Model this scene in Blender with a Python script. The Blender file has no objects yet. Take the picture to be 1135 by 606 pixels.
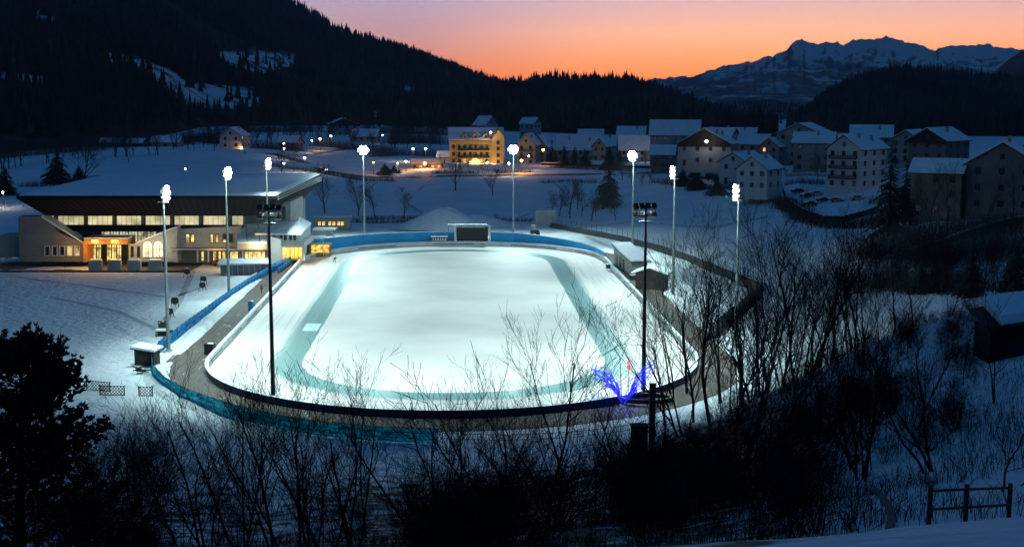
import bpy, math, random
import numpy as np
from mathutils import Vector, Matrix, noise as mnoise

PI = math.pi
R = math.radians
SC = bpy.context.scene
COL = SC.collection

# ------------------------------------------------------------------ camera model
F = 1443.; PCX, PCY, HY = 567.5, 303., 108.; CAMH = 38.
TH = math.atan((PCY - HY) / F); cT, sT = math.cos(TH), math.sin(TH)

def ray(px, py):
    v = (PCY - py) / F
    return ((px - PCX) / F, cT + v * sT, -sT + v * cT)

def at(px, py, z=0.0):                      # survey point: pixel sight line meets height z
    r = ray(px, py); t = (z - CAMH) / r[2]
    return Vector((r[0] * t, r[1] * t, z))

def atd(px, py, Y):                         # survey point: pixel sight line at distance Y
    r = ray(px, py); t = Y / r[1]
    return Vector((r[0] * t, Y, CAMH + r[2] * t))

def pix(x, y, z):
    dz = z - CAMH; fw = y * cT - dz * sT; up = y * sT + dz * cT
    return (PCX + F * x / fw, PCY - F * up / fw)

# ------------------------------------------------------------------ materials
MATS = {}
def mat(name, col, rough=0.7, var=0.25, scale=3.0, bump=0.0, bscale=20.0, emit=None, es=0.0, metal=0.0, coord='Object', spec=0.3):
    if name in MATS: return MATS[name]
    m = bpy.data.materials.new(name); m.use_nodes = True
    nt = m.node_tree; N = nt.nodes; L = nt.links
    b = N['Principled BSDF']
    b.inputs['Roughness'].default_value = rough
    b.inputs['Metallic'].default_value = metal
    b.inputs['Specular IOR Level'].default_value = spec
    tc = N.new('ShaderNodeTexCoord')
    nz = N.new('ShaderNodeTexNoise'); nz.inputs['Scale'].default_value = scale; nz.inputs['Detail'].default_value = 6
    L.new(tc.outputs[coord], nz.inputs['Vector'])
    cr = N.new('ShaderNodeValToRGB')
    cr.color_ramp.elements[0].position = .3; cr.color_ramp.elements[1].position = .7
    lo = [c * (1 - var) for c in col]; hi = [min(1, c * (1 + var * .6)) for c in col]
    cr.color_ramp.elements[0].color = (*lo, 1); cr.color_ramp.elements[1].color = (*hi, 1)
    L.new(nz.outputs['Fac'], cr.inputs['Fac']); L.new(cr.outputs['Color'], b.inputs['Base Color'])
    if bump:
        n2 = N.new('ShaderNodeTexNoise'); n2.inputs['Scale'].default_value = bscale; n2.inputs['Detail'].default_value = 8
        L.new(tc.outputs[coord], n2.inputs['Vector'])
        bp = N.new('ShaderNodeBump'); bp.inputs['Strength'].default_value = bump; bp.inputs['Distance'].default_value = .1
        L.new(n2.outputs['Fac'], bp.inputs['Height']); L.new(bp.outputs['Normal'], b.inputs['Normal'])
    if emit:
        b.inputs['Emission Color'].default_value = (*emit, 1); b.inputs['Emission Strength'].default_value = es
    MATS[name] = m
    return m

def glow(name, col, s, scale=.0, lo=.4):      # something that gives off light, unevenly like a lit room
    if name in MATS: return MATS[name]
    m = bpy.data.materials.new(name); m.use_nodes = True
    nt = m.node_tree; N = nt.nodes; L = nt.links; b = N['Principled BSDF']
    b.inputs['Base Color'].default_value = (.1, .1, .1, 1); b.inputs['Roughness'].default_value = .3
    if scale:
        tc = N.new('ShaderNodeTexCoord'); nz = N.new('ShaderNodeTexNoise'); nz.inputs['Scale'].default_value = scale; nz.inputs['Detail'].default_value = 4
        L.new(tc.outputs['Object'], nz.inputs['Vector'])
        cr = N.new('ShaderNodeValToRGB'); cr.color_ramp.elements[0].position = .35; cr.color_ramp.elements[1].position = .62
        cr.color_ramp.elements[0].color = (*[c * lo for c in col], 1); cr.color_ramp.elements[1].color = (*col, 1)
        L.new(nz.outputs['Fac'], cr.inputs['Fac']); L.new(cr.outputs['Color'], b.inputs['Emission Color'])
    else:
        b.inputs['Emission Color'].default_value = (*col, 1)
    b.inputs['Emission Strength'].default_value = s
    MATS[name] = m
    return m

SNOW = mat('snow', (.80, .81, .83), .75, .08, .6, .35, 6)
SNOWT = mat('trodden snow', (.66, .67, .68), .8, .25, .9, .6, 5)
DARKWOOD = mat('dark wood', (.035, .026, .02), .8, .4, 4, .3, 30)
BARK = mat('bark', (.016, .014, .012), .9, .4, 6, spec=.1)
BARKG = mat('grey bark', (.06, .055, .05), .9, .4, 6)
TWIG = mat('twigs', (.012, .0105, .0095), .9, .3, 3, spec=.05)
TWIGG = mat('grey twigs', (.055, .05, .045), .9, .3, 3)
NEEDLE = mat('needles', (.028, .045, .03), .8, .5, 2)
PINE = mat('pine needles', (.02, .03, .02), .8, .5, 2)
STEEL = mat('galvanised steel', (.22, .25, .25), .5, .2, 2, metal=.3)
DSTEEL = mat('dark steel', (.03, .035, .04), .5, .2, 2, metal=.3)
BLACK = mat('black plastic', (.012, .012, .013), .6, .2, 2)
TARMAC = mat('tarmac', (.20, .175, .155), .85, .35, .35, .4, 8)
CONC = mat('concrete', (.34, .34, .33), .85, .2, .6, .2, 5)
WHITEW = mat('white render', (.52, .52, .51), .8, .1, .4, .15, 8)
GREYW = mat('grey render', (.33, .33, .34), .8, .15, .4, .15, 8)
BEIGE = mat('beige render', (.40, .36, .28), .8, .15, .4, .15, 8)
OCHRE = mat('ochre render', (.62, .42, .16), .8, .12, .3, .15, 8)
DULLW = mat('dark grey render', (.13, .13, .135), .8, .2, .4, .15, 8)  # darker copy of the grey render, dim lighting put into the colour
DULLB = mat('dark beige render', (.18, .155, .125), .8, .3, .5, .15, 8)  # darker beige render, dim lighting put into the colour too
PINKW = mat('pinkish render', (.40, .30, .25), .8, .15, .4, .15, 8)
ROOFU = mat('roof timber', (.04, .032, .028), .8, .3, 3)
DARKCLAD = mat('dark cladding', (.008, .008, .010), .9, .25, .5, spec=.04)
GLASS = mat('dark glass', (.012, .015, .02), .12, .1, 2, spec=.6)
FRAMEM = mat('window frame', (.10, .085, .07), .6, .2, 3)
FRAMEW = mat('white frame', (.6, .6, .6), .6, .1, 3)
BLUE = mat('blue sheeting', (.004, .30, .68), .55, .18, .25, .2, 2)
NAVY = mat('navy padding', (.010, .030, .085), .5, .2, .8, .15, 3)
BLUEP = mat('blue plastic', (.02, .16, .36), .5, .2, 1)
RED = mat('red paint', (.42, .03, .015), .35, .15, 1)
MATRIX = mat('matrix screen', (.022, .026, .024), .6, .2, 2)
SOIL = mat('bare earth', (.035, .03, .026), .95, .4, .5, .5, 4)
SKIN = mat('skin', (.45, .27, .2), .6, .1, 3)
CLOTHD = mat('dark cloth', (.02, .022, .03), .9, .2, 3)
CLOTHR = mat('red cloth', (.16, .03, .03), .9, .2, 3)

# ------------------------------------------------------------------ mesh helpers
class MB:
    def __init__(s): s.v = []; s.f = []; s.m = []
    def add(s, v, f, mi=0):
        n = len(s.v); s.v += [tuple(p) for p in v]; s.f += [tuple(i + n for i in q) for q in f]; s.m += [mi] * len(f); return s
    def box(s, c, d, rz=0.0, mi=0, M=None):
        x, y, z = d[0] / 2, d[1] / 2, d[2] / 2
        v = [Vector((a * x, b * y, e * z)) for e in (-1, 1) for b in (-1, 1) for a in (-1, 1)]
        if M is None: M = Matrix.Rotation(rz, 3, 'Z')
        c = Vector(c); v = [M @ p + c for p in v]
        return s.add(v, [(0, 2, 3, 1), (4, 5, 7, 6), (0, 1, 5, 4), (2, 6, 7, 3), (0, 4, 6, 2), (1, 3, 7, 5)], mi)
    def bar(s, a, b, w, h=None, mi=0):
        a = Vector(a); b = Vector(b); d = b - a; l = d.length
        if l < 1e-6: return s
        q = d.to_track_quat('X', 'Z').to_matrix()
        return s.box((a + b) / 2, (l, w, h or w), M=q, mi=mi)
    def cyl(s, a, b, r0, r1=None, n=8, mi=0):
        a = Vector(a); b = Vector(b); r1 = r0 if r1 is None else r1
        q = (b - a).to_track_quat('Z', 'Y').to_matrix()
        v = []
        for p, r in ((a, r0), (b, r1)):
            for k in range(n): v.append(p + q @ Vector((r * math.cos(2 * PI * k / n), r * math.sin(2 * PI * k / n), 0)))
        f = [(k, (k + 1) % n, n + (k + 1) % n, n + k) for k in range(n)]
        f += [tuple(range(n - 1, -1, -1)), tuple(range(n, 2 * n))]
        return s.add(v, f, mi)
    def ball(s, c, r, nu=8, nv=6, mi=0, sc=(1, 1, 1)):
        c = Vector(c); v = [c + Vector((0, 0, -r * sc[2]))]
        for j in range(1, nv):
            t = -PI / 2 + PI * j / nv
            for k in range(nu):
                a = 2 * PI * k / nu; v.append(c + Vector((r * sc[0] * math.cos(t) * math.cos(a), r * sc[1] * math.cos(t) * math.sin(a), r * sc[2] * math.sin(t))))
        v.append(c + Vector((0, 0, r * sc[2]))); f = []
        for k in range(nu): f.append((0, 1 + (k + 1) % nu, 1 + k))
        for j in range(nv - 2):
            for k in range(nu):
                a = 1 + j * nu + k; b = 1 + j * nu + (k + 1) % nu; f.append((a, b, b + nu, a + nu))
        o = 1 + (nv - 2) * nu; e = len(v) - 1
        for k in range(nu): f.append((o + k, o + (k + 1) % nu, e))
        return s.add(v, f, mi)
    def extrude(s, pts, off, mi=0):            # polygon pts + the same polygon moved by off
        n = len(pts); off = Vector(off); pts = [Vector(p) for p in pts]
        v = pts + [p + off for p in pts]
        f = [tuple(range(n)), tuple(range(2 * n - 1, n - 1, -1))] + [(k, k + n, (k + 1) % n + n, (k + 1) % n) for k in range(n)]
        return s.add(v, f, mi)

def mkmesh(name, mb, mats, smooth=False):
    me = bpy.data.meshes.new(name)
    me.from_pydata([tuple(p) for p in mb.v], [], mb.f)
    if not isinstance(mats, (list, tuple)): mats = [mats]
    for m in mats: me.materials.append(m)
    if len(mats) > 1: me.polygons.foreach_set('material_index', mb.m)
    if smooth: me.polygons.foreach_set('use_smooth', [True] * len(me.polygons))
    me.update()
    return me

def link(name, me, parent=None, loc=(0, 0, 0), rz=0.0):
    o = bpy.data.objects.new(name, me); COL.objects.link(o)
    o.location = loc; o.rotation_euler = (0, 0, rz)
    if parent is not None: o.parent = parent
    return o

def obj(name, mb, mats, parent=None, loc=(0, 0, 0), rz=0.0, smooth=False):
    return link(name, mkmesh(name, mb, mats, smooth), parent, loc, rz)

def tag(o, label, cat, group=None):
    o['label'] = label; o['category'] = cat
    if group: o['group'] = group
    return o

def thing(name, label, cat, loc=(0, 0, 0), rz=0.0, group=None):
    return tag(link(name, None, None, loc, rz), label, cat, group)

def struct(o): o['kind'] = 'structure'; return o

def dup(o, parent=None):
    c = o.copy(); COL.objects.link(c)
    if parent is not None: c.parent = parent
    for ch in [x for x in KIDS.get(o.name, [])]: dup(ch, c)
    return c

KIDS = {}
def index(o):
    KIDS[o.name] = list(o.children)
    for c in o.children: index(c)

def npmesh(name, V, Fq, mats, attr=None, smooth=False):
    """V (n,3), Fq (m,k) all faces the same size"""
    me = bpy.data.meshes.new(name)
    k = Fq.shape[1]
    me.vertices.add(len(V)); me.vertices.foreach_set('co', np.ascontiguousarray(V, dtype=np.float32).ravel())
    me.loops.add(Fq.size); me.loops.foreach_set('vertex_index', np.ascontiguousarray(Fq, dtype=np.int32).ravel())
    me.polygons.add(len(Fq)); me.polygons.foreach_set('loop_start', np.arange(0, Fq.size, k, dtype=np.int32))
    if smooth: me.polygons.foreach_set('use_smooth', np.ones(len(Fq), dtype=bool))
    if not isinstance(mats, (list, tuple)): mats = [mats]
    for m in mats: me.materials.append(m)
    if attr is not None:
        a = me.attributes.new('tint', 'FLOAT', 'POINT'); a.data.foreach_set('value', np.ascontiguousarray(attr, dtype=np.float32))
    me.update(calc_edges=True); me.validate()
    return me

# ------------------------------------------------------------------ oval geometry
AX = math.atan(.0445)                        # the rink's long axis leans left of straight ahead
OC = Vector((-11.0, 243.7, 0))               # its centre
OR, OH = 35.2, 56.4                          # end radius, half the straight
def o2w(x, y, z=0.0):
    return Vector((OC.x + x * math.cos(AX) - y * math.sin(AX), OC.y + x * math.sin(AX) + y * math.cos(AX), z))
def w2o(x, y):
    dx, dy = x - OC.x, y - OC.y
    return dx * math.cos(AX) + dy * math.sin(AX), -dx * math.sin(AX) + dy * math.cos(AX)
def sdist(x, y):
    dx, dy = x - OC.x, y - OC.y
    a = dx * math.cos(AX) + dy * math.sin(AX); b = -dx * math.sin(AX) + dy * math.cos(AX)
    b2 = np.maximum(np.abs(b) - OH, 0)
    return np.hypot(a, b2) - OR
def stadium(r, n=40):                        # closed outline, counter-clockwise, starting right-bottom
    pts = []
    for k in range(n + 1): t = -PI * k / n; pts.append((r * math.cos(PI + PI * k / n), -OH + r * math.sin(PI + PI * k / n)))
    m = 24
    for k in range(1, m): pts.append((r, -OH + 2 * OH * k / m))
    for k in range(n + 1): pts.append((r * math.cos(PI * k / n), OH + r * math.sin(PI * k / n)))
    for k in range(1, m): pts.append((-r, OH - 2 * OH * k / m))
    return pts

# ------------------------------------------------------------------ terrain height
CTRL = []
def cp(px, py, Y): p = atd(px, py, Y); CTRL.append((p.x, p.y, p.z))
def cz(px, py, z): p = at(px, py, z); CTRL.append((p.x, p.y, z))
def cw(x, y, z): CTRL.append((x, y, z))
for a in [(1110, 600, 20), (1010, 602, 25), (1135, 566, 30), (900, 606, 42), (1050, 535, 55), (750, 606, 50), (550, 606, 60), (300, 606, 85), (100, 606, 92), (-60, 606, 75),
          (800, 465, 132), (860, 427, 130), (905, 410, 126), (960, 387, 119), (1010, 362, 113), (1080, 347, 110), (1160, 343, 110), (1300, 340, 110),
          (790, 560, 75), (900, 520, 80), (1000, 450, 85), (1080, 425, 86), (1140, 455, 75), (850, 480, 105), (1250, 420, 80), (1300, 560, 40),
          (0, 200, 450), (100, 163, 600), (200, 172, 560), (20, 186, 520), (-120, 185, 600), (300, 185, 520),
          (480, 215, 460), (480, 188, 540), (600, 190, 540), (380, 190, 540), (700, 202, 480), (760, 216, 430), (640, 225, 430),
          (550, 177, 640), (650, 171, 700), (750, 181, 560), (850, 191, 480), (930, 206, 410), (400, 150, 850), (270, 155, 800), (330, 140, 1000), (700, 150, 1000), (900, 160, 800), (1100, 170, 800),
          (900, 222, 400), (950, 262, 330), (870, 240, 360), (900, 290, 300), (820, 260, 330), (1015, 243, 300), (1130, 238, 300), (1000, 292, 270), (1135, 302, 250), (1250, 260, 280), (1060, 185, 420), (1300, 180, 500)]:
    cp(*a)
for a in [(100, 450, 0), (300, 505, 0), (480, 505, 0), (640, 500, .3), (740, 485, 1.5), (50, 400, 0), (200, 350, 0), (0, 320, 0), (100, 300, 0), (-200, 330, 0), (-200, 420, 0), (0, 480, .5), (420, 252, 0), (540, 248, 0),
          (300, 252, 0), (840, 400, 1.0), (800, 385, 0), (860, 345, .5), (845, 322, .8), (780, 300, .3), (700, 272, .2), (920, 345, 3)]:
    cz(*a)
for a in [(0, 0, 35.2), (8, 6, 34.3), (-8, 4, 34), (0, -60, 50), (80, -60, 60), (-80, -40, 40), (60, 20, 36), (-40, 40, 22), (-60, 20, 28), (0, 30, 27), (-150, 60, 14), (-300, 100, 2), (150, 60, 40), (250, 150, 40), (200, 0, 60), (300, 300, 30),
          (-100, 330, 0), (-60, 340, 0), (-140, 330, 0), (-100, 360, 1), (-200, 300, 1), (-400, 400, 10), (-500, 800, 14), (0, 1200, 16), (-600, 1200, 18), (600, 1200, 22), (500, 600, 25)]:
    cw(*a)
CT = np.array(CTRL); _c = 12.0
def _phi(r2): return np.sqrt(r2 + _c * _c)
_n = len(CT)
_A = np.zeros((_n + 3, _n + 3))
_A[:_n, :_n] = -_phi(((CT[:, None, :2] - CT[None, :, :2]) ** 2).sum(-1)) - 1.5 * np.eye(_n) * -1
_A[:_n, _n] = 1; _A[:_n, _n + 1] = CT[:, 0] / 500; _A[:_n, _n + 2] = CT[:, 1] / 500
_A[_n:, :_n] = _A[:_n, _n:].T
_W = np.linalg.solve(_A, np.concatenate([CT[:, 2], np.zeros(3)]))
def _ss(a, b, x): t = np.clip((x - a) / (b - a), 0, 1); return t * t * (3 - 2 * t)
def hvec(X, Y):
    X = np.asarray(X, float); Y = np.asarray(Y, float); sh = X.shape; x = X.ravel(); y = Y.ravel()
    out = np.empty(len(x))
    for i in range(0, len(x), 4000):
        xs = x[i:i + 4000]; ys = y[i:i + 4000]
        r2 = (xs[:, None] - CT[None, :, 0]) ** 2 + (ys[:, None] - CT[None, :, 1]) ** 2
        out[i:i + 4000] = -_phi(r2) @ _W[:_n] + _W[_n] + _W[_n + 1] * xs / 500 + _W[_n + 2] * ys / 500
    far = np.hypot(x, y - 300)
    out = out * (1 - _ss(800, 1400, far)) + 15 * _ss(800, 1400, far)
    out *= _ss(11.5, 34, sdist(x, y))
    # the arena forecourt and the meadow beside the rink lie flat
    pad = _ss(12, 0, np.maximum(np.maximum(x + 46, -165 - x), np.maximum(y - 352, 165 - y)))
    out *= 1 - pad
    return out.reshape(sh)
def h(x, y): return float(hvec([x], [y])[0])
def ground(px, py, Y0=20.0, Y1=1500.0):     # where a sight line first meets the terrain
    Ys = np.geomspace(Y0, Y1, 900)
    r = ray(px, py); t = Ys / r[1]
    X = r[0] * t; Z = CAMH + r[2] * t
    d = Z - hvec(X, Ys); k = np.argmax(d < 0)
    if d[k] >= 0: k = len(Ys) - 1
    return Vector((X[k], Ys[k], h(X[k], Ys[k])))

# ------------------------------------------------------------------ ground sheet
def axis(lo, hi, step, far, g=1.12):
    a = list(np.arange(lo, hi + step * .5, step)); s = step; x = hi
    while x < far: s *= g; x += s; a.append(x)
    s = step; x = lo; pre = []
    while x > -far: s *= g; x -= s; pre.append(x)
    return np.array(pre[::-1] + a)
gx = axis(-130, 130, 1.6, 26000); gy = axis(10, 330, 1.6, 26000)
GX, GY = np.meshgrid(gx, gy)
GZ = hvec(GX, GY)
# small-scale roughness away from the groomed flats
rough = _ss(12, 30, sdist(GX, GY)) * _ss(700, 300, GY)
meadow = _ss(10, 0, np.maximum(GX + 50, 165 - GY))
def nz2(x, y, s): return mnoise.noise((x * s, y * s, 3.7))
NZ = np.zeros(GX.shape)
it = np.argwhere(rough > .01)
for i, j in it:
    x, y = GX[i, j], GY[i, j]
    NZ[i, j] = .55 * nz2(x, y, .05) + .3 * nz2(x, y, .16) + .18 * nz2(x, y, .45)
HF = NZ * rough * (1 - .8 * meadow)
GZ = GZ + HF - .012
nxx, nyy = len(gx), len(gy)
ii = np.arange(nxx * nyy).reshape(nyy, nxx)
FQ = np.stack([ii[:-1, :-1], ii[:-1, 1:], ii[1:, 1:], ii[1:, :-1]], -1).reshape(-1, 4)
def ground_mat():
    m = bpy.data.materials.new('snowfield'); m.use_nodes = True
    nt = m.node_tree; N = nt.nodes; L = nt.links; b = N['Principled BSDF']; b.inputs['Roughness'].default_value = .8
    b.inputs['Specular IOR Level'].default_value = .2
    tc = N.new('ShaderNodeTexCoord'); P = tc.outputs['Object']
    def noise_(s, d=6, w=0): n = N.new('ShaderNodeTexNoise'); n.inputs['Scale'].default_value = s; n.inputs['Detail'].default_value = d; n.inputs['Distortion'].default_value = w; L.new(P, n.inputs['Vector']); return n.outputs['Fac']
    def ramp(f, a, b_, c0, c1): r = N.new('ShaderNodeValToRGB'); e = r.color_ramp.elements; e[0].position = a; e[1].position = b_; e[0].color = (*c0, 1); e[1].color = (*c1, 1); L.new(f, r.inputs['Fac']); return r.outputs['Color']
    def mix(f, a, b_):
        x = N.new('ShaderNodeMix'); x.data_type = 'RGBA'
        L.new(f, x.inputs[0]); L.new(a, x.inputs[6]); L.new(b_, x.inputs[7]); return x.outputs[2]
    base = ramp(noise_(.12, 8), .3, .7, (.72, .73, .75), (.84, .85, .86))
    # grass and litter poking through in the rough ground
    grass = ramp(noise_(1.3, 10, .6), .30, .75, (.05, .045, .035), (.16, .14, .11))
    patch = ramp(noise_(.35, 9, .8), .56, .66, (0, 0, 0), (1, 1, 1))
    att = N.new('ShaderNodeAttribute'); att.attribute_name = 'tint'
    pn = noise_(.55, 12, .4); sh_ = N.new('ShaderNodeMath'); sh_.operation = 'MULTIPLY'; sh_.inputs[1].default_value = .13; L.new(att.outputs['Fac'], sh_.inputs[0])
    su = N.new('ShaderNodeMath'); su.operation = 'ADD'; L.new(pn, su.inputs[0]); L.new(sh_.outputs[0], su.inputs[1]); patch = ramp(su.outputs[0], .57, .72, (0, 0, 0), (1, 1, 1))
    cl_ = N.new('ShaderNodeMath'); cl_.operation = 'MINIMUM'; cl_.inputs[1].default_value = 1.0; L.new(att.outputs['Fac'], cl_.inputs[0])
    mu = N.new('ShaderNodeMath'); mu.operation = 'MULTIPLY'; L.new(patch, mu.inputs[0]); L.new(cl_.outputs[0], mu.inputs[1])
    colr = mix(mu.outputs[0], base, grass)
    L.new(colr, b.inputs['Base Color'])
    n1 = noise_(.8, 8, .3); n2 = noise_(3.5, 6)
    ad = N.new('ShaderNodeMath'); ad.operation = 'ADD'; L.new(n1, ad.inputs[0])
    m2 = N.new('ShaderNodeMath'); m2.operation = 'MULTIPLY'; m2.inputs[1].default_value = .35; L.new(n2, m2.inputs[0]); L.new(m2.outputs[0], ad.inputs[1])
    vo = N.new('ShaderNodeTexVoronoi'); vo.feature = 'SMOOTH_F1'; vo.inputs['Scale'].default_value = .85; vo.inputs['Smoothness'].default_value = .6; L.new(P, vo.inputs['Vector'])
    m3 = N.new('ShaderNodeMath'); m3.operation = 'MULTIPLY'; L.new(vo.outputs['Distance'], m3.inputs[0]); m4 = N.new('ShaderNodeMath'); m4.operation = 'MULTIPLY'; m4.inputs[1].default_value = .9; L.new(noise_(.09, 3), m4.inputs[0]); L.new(m4.outputs[0], m3.inputs[1])
    a2 = N.new('ShaderNodeMath'); a2.operation = 'ADD'; L.new(ad.outputs[0], a2.inputs[0]); L.new(m3.outputs[0], a2.inputs[1])
    bp = N.new('ShaderNodeBump'); bp.inputs['Strength'].default_value = .8; bp.inputs['Distance'].default_value = .55
    L.new(a2.outputs[0], bp.inputs['Height']); L.new(bp.outputs['Normal'], b.inputs['Normal'])
    return m
brush = _ss(128, 104, GY) * _ss(-24, -4, GX) * _ss(.34, .16, GX / np.maximum(GY, 1))
wild = np.clip(_ss(13, 26, sdist(GX, GY)) * _ss(170, 130, GY) * (.25 + .75 * _ss(150, 115, GY - .25 * np.minimum(GX, 40))), 0, 1) + brush * .9 * _ss(13, 20, sdist(GX, GY))
wild = wild * (1 - .8 * _ss(.12, .26, GX / np.maximum(GY, 1)))
g = link('ground', npmesh('ground', np.stack([GX, GY, GZ], -1).reshape(-1, 3), FQ, ground_mat(), wild.ravel(), True)); struct(g)

def strip(name, left, right, m, z=None, lift=.03):      # ribbon draped on the terrain
    V = []; Fc = []
    for a, b in zip(left, right):
        for p in (a, b):
            V.append((p[0], p[1], (h(p[0], p[1]) if z is None else z) + lift))
    for k in range(len(left) - 1): Fc.append((2 * k, 2 * k + 1, 2 * k + 3, 2 * k + 2))
    mb = MB(); mb.add(V, Fc); return struct(obj(name, mb, m))

# ------------------------------------------------------------------ ice
def ice_mat():
    m = bpy.data.materials.new('rink ice'); m.use_nodes = True
    nt = m.node_tree; N = nt.nodes; L = nt.links; b = N['Principled BSDF']
    tc = N.new('ShaderNodeTexCoord'); P = tc.outputs['Object']
    sp = N.new('ShaderNodeSeparateXYZ'); L.new(P, sp.inputs[0])
    def ma(op, a, c=None):
        n = N.new('ShaderNodeMath'); n.operation = op
        for i, v in enumerate((a, c)):
            if v is None: continue
            if isinstance(v, (int, float)): n.inputs[i].default_value = v
            else: L.new(v, n.inputs[i])
        return n.outputs[0]
    def noise_(s, d=6, w=0., vec=None): n = N.new('ShaderNodeTexNoise'); n.inputs['Scale'].default_value = s; n.inputs['Detail'].default_value = d; n.inputs['Distortion'].default_value = w; L.new(vec or P, n.inputs['Vector']); return n.outputs['Fac']
    def ramp(f, els):
        r = N.new('ShaderNodeValToRGB'); e = r.color_ramp.elements
        while len(e) < len(els): e.new(.5)
        for x, (p, c) in zip(e, els): x.position = p; x.color = (*c, 1)
        L.new(f, r.inputs['Fac']); return r.outputs['Color']
    def mix(f, a, c):
        x = N.new('ShaderNodeMix'); x.data_type = 'RGBA'
        L.new(f, x.inputs[0]); L.new(a, x.inputs[6]); L.new(c, x.inputs[7]); return x.outputs[2]
    yy = ma('MAXIMUM', ma('SUBTRACT', ma('ABSOLUTE', sp.outputs[1]), OH), 0)
    r = ma('SQRT', ma('ADD', ma('MULTIPLY', sp.outputs[0], sp.outputs[0]), ma('MULTIPLY', yy, yy)))
    wob = ma('MULTIPLY', ma('SUBTRACT', noise_(.25, 4), .5), .5)
    wob2 = ma('MULTIPLY', ma('SUBTRACT', noise_(.06, 5), .5), 1.1)
    rin = ma('ADD', r, wob)
    rout = ma('ADD', r, wob2)
    # lane streaks run round the track: polar-ish noise
    cx = N.new('ShaderNodeCombineXYZ'); L.new(ma('MULTIPLY', r, 2.2), cx.inputs[0]); L.new(ma('MULTIPLY', sp.outputs[1], .03), cx.inputs[1])
    streak = noise_(1.0, 5, 0, cx.outputs[0])
    white = ramp(noise_(.045, 6), [(.34, (.56, .485, .465)), (.62, (.76, .645, .61))])  # cloudy ice blotches, with soft light pools put into the tone
    scuff = ramp(noise_(.9, 9, .4), [(.58, (0, 0, 0)), (.70, (1, 1, 1))])
    scuffm = ma('MULTIPLY', scuff, ma('MULTIPLY', ma('GREATER_THAN', noise_(.05, 2), .50), .6))
    grey = N.new('ShaderNodeRGB'); grey.outputs[0].default_value = (.5, .55, .55, 1)
    white = mix(scuffm, white, grey.outputs[0])
    teal = ramp(streak, [(.3, (.125, .235, .235)), (.55, (.17, .285, .275)), (.75, (.25, .36, .34))])
    outer = ramp(streak, [(.33, (.52, .465, .445)), (.6, (.70, .605, .575))])
    f_in = ramp(ma('SUBTRACT', rin, 21.9), [(0, (0, 0, 0)), (.25, (1, 1, 1))])
    f_out = ramp(ma('DIVIDE', ma('SUBTRACT', rout, 25.6), 1.3), [(0, (0, 0, 0)), (1, (1, 1, 1))])
    colr = mix(f_in, white, mix(f_out, teal, outer))
    L.new(colr, b.inputs['Base Color'])
    wet = ma('SUBTRACT', f_in, f_out)
    L.new(ma('SUBTRACT', .62, ma('MULTIPLY', wet, .28)), b.inputs['Roughness'])
    bp = N.new('ShaderNodeBump'); bp.inputs['Strength'].default_value = .15; bp.inputs['Distance'].default_value = .05
    L.new(noise_(2.0, 8), bp.inputs['Height']); L.new(bp.outputs['Normal'], b.inputs['Normal'])
    return m
mb = MB(); S = stadium(OR - .2); mb.add([(x, y, 0) for x, y in S], [tuple(range(len(S)))])
struct(obj('ice', mb, ice_mat(), None, (OC.x, OC.y, .03), AX))

# start box painted in the left lane
mk = MB(); c0 = Vector((-23.7, -28.5))
mk.box((0, 0, 0), (2.5, 7.0, .004)); sm = MB(); 
for (x, y, w, d) in [(0, 1.9, 1.2, .4), (-.48, 1.0, .26, 1.6), (0, .2, 1.2, .4), (.48, -.8, .26, 1.6), (0, -1.7, 1.2, .4)]: sm.box((x, y, .004), (w, d, .004))
mo = struct(obj('ice_marking', mk, mat('frosted white', (.62, .72, .72), .6, .1, 1), None, o2w(c0.x, c0.y, .038), AX))
obj('numeral', sm, mat('pale blue paint', (.42, .62, .63), .6, .15, 1), mo)

# ------------------------------------------------------------------ ring path, banks
def ring(r0, r1, zf0, zf1, k0=None, k1=None):
    a = stadium(r0); b = stadium(r1); n = len(a); mb = MB()
    V = []
    for i in range(n): V.append(o2w(*a[i], zf0)); V.append(o2w(*b[i], zf1))
    Fc = [(2 * i, 2 * ((i + 1) % n), 2 * ((i + 1) % n) + 1, 2 * i + 1) for i in range(n)]
    mb.add(V, [q[::-1] for q in Fc]); return mb
def path_mat():
    m = bpy.data.materials.new('salted path'); m.use_nodes = True
    nt = m.node_tree; N = nt.nodes; L = nt.links; b = N['Principled BSDF']; b.inputs['Roughness'].default_value = .75
    tc = N.new('ShaderNodeTexCoord')
    def nr(s, d, w, a, e, c0, c1, sc=(1, 1, 1)):
        mp = N.new('ShaderNodeMapping'); mp.inputs['Scale'].default_value = sc; L.new(tc.outputs['Object'], mp.inputs[0])
        n = N.new('ShaderNodeTexNoise'); n.inputs['Scale'].default_value = s; n.inputs['Detail'].default_value = d; n.inputs['Distortion'].default_value = w; L.new(mp.outputs[0], n.inputs['Vector'])
        r = N.new('ShaderNodeValToRGB'); q = r.color_ramp.elements; q[0].position = a; q[1].position = e; q[0].color = (*c0, 1); q[1].color = (*c1, 1); L.new(n.outputs['Fac'], r.inputs[0]); return r.outputs[0]
    base = nr(1.1, 8, .4, .3, .7, (.05, .034, .028), (.105, .074, .06), (1.6, .22, 1))
    sn = nr(.55, 9, .8, .62, .8, (0, 0, 0), (1, 1, 1), (1.3, .5, 1)); sc_ = N.new('ShaderNodeRGB'); sc_.outputs[0].default_value = (.5, .5, .49, 1)
    x = N.new('ShaderNodeMix'); x.data_type = 'RGBA'; L.new(sn, x.inputs[0]); L.new(base, x.inputs[6]); L.new(sc_.outputs[0], x.inputs[7]); L.new(x.outputs[2], b.inputs['Base Color'])
    return m
struct(obj('path', ring(OR + .3, OR + 6.6, .022, .022), path_mat()))
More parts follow.
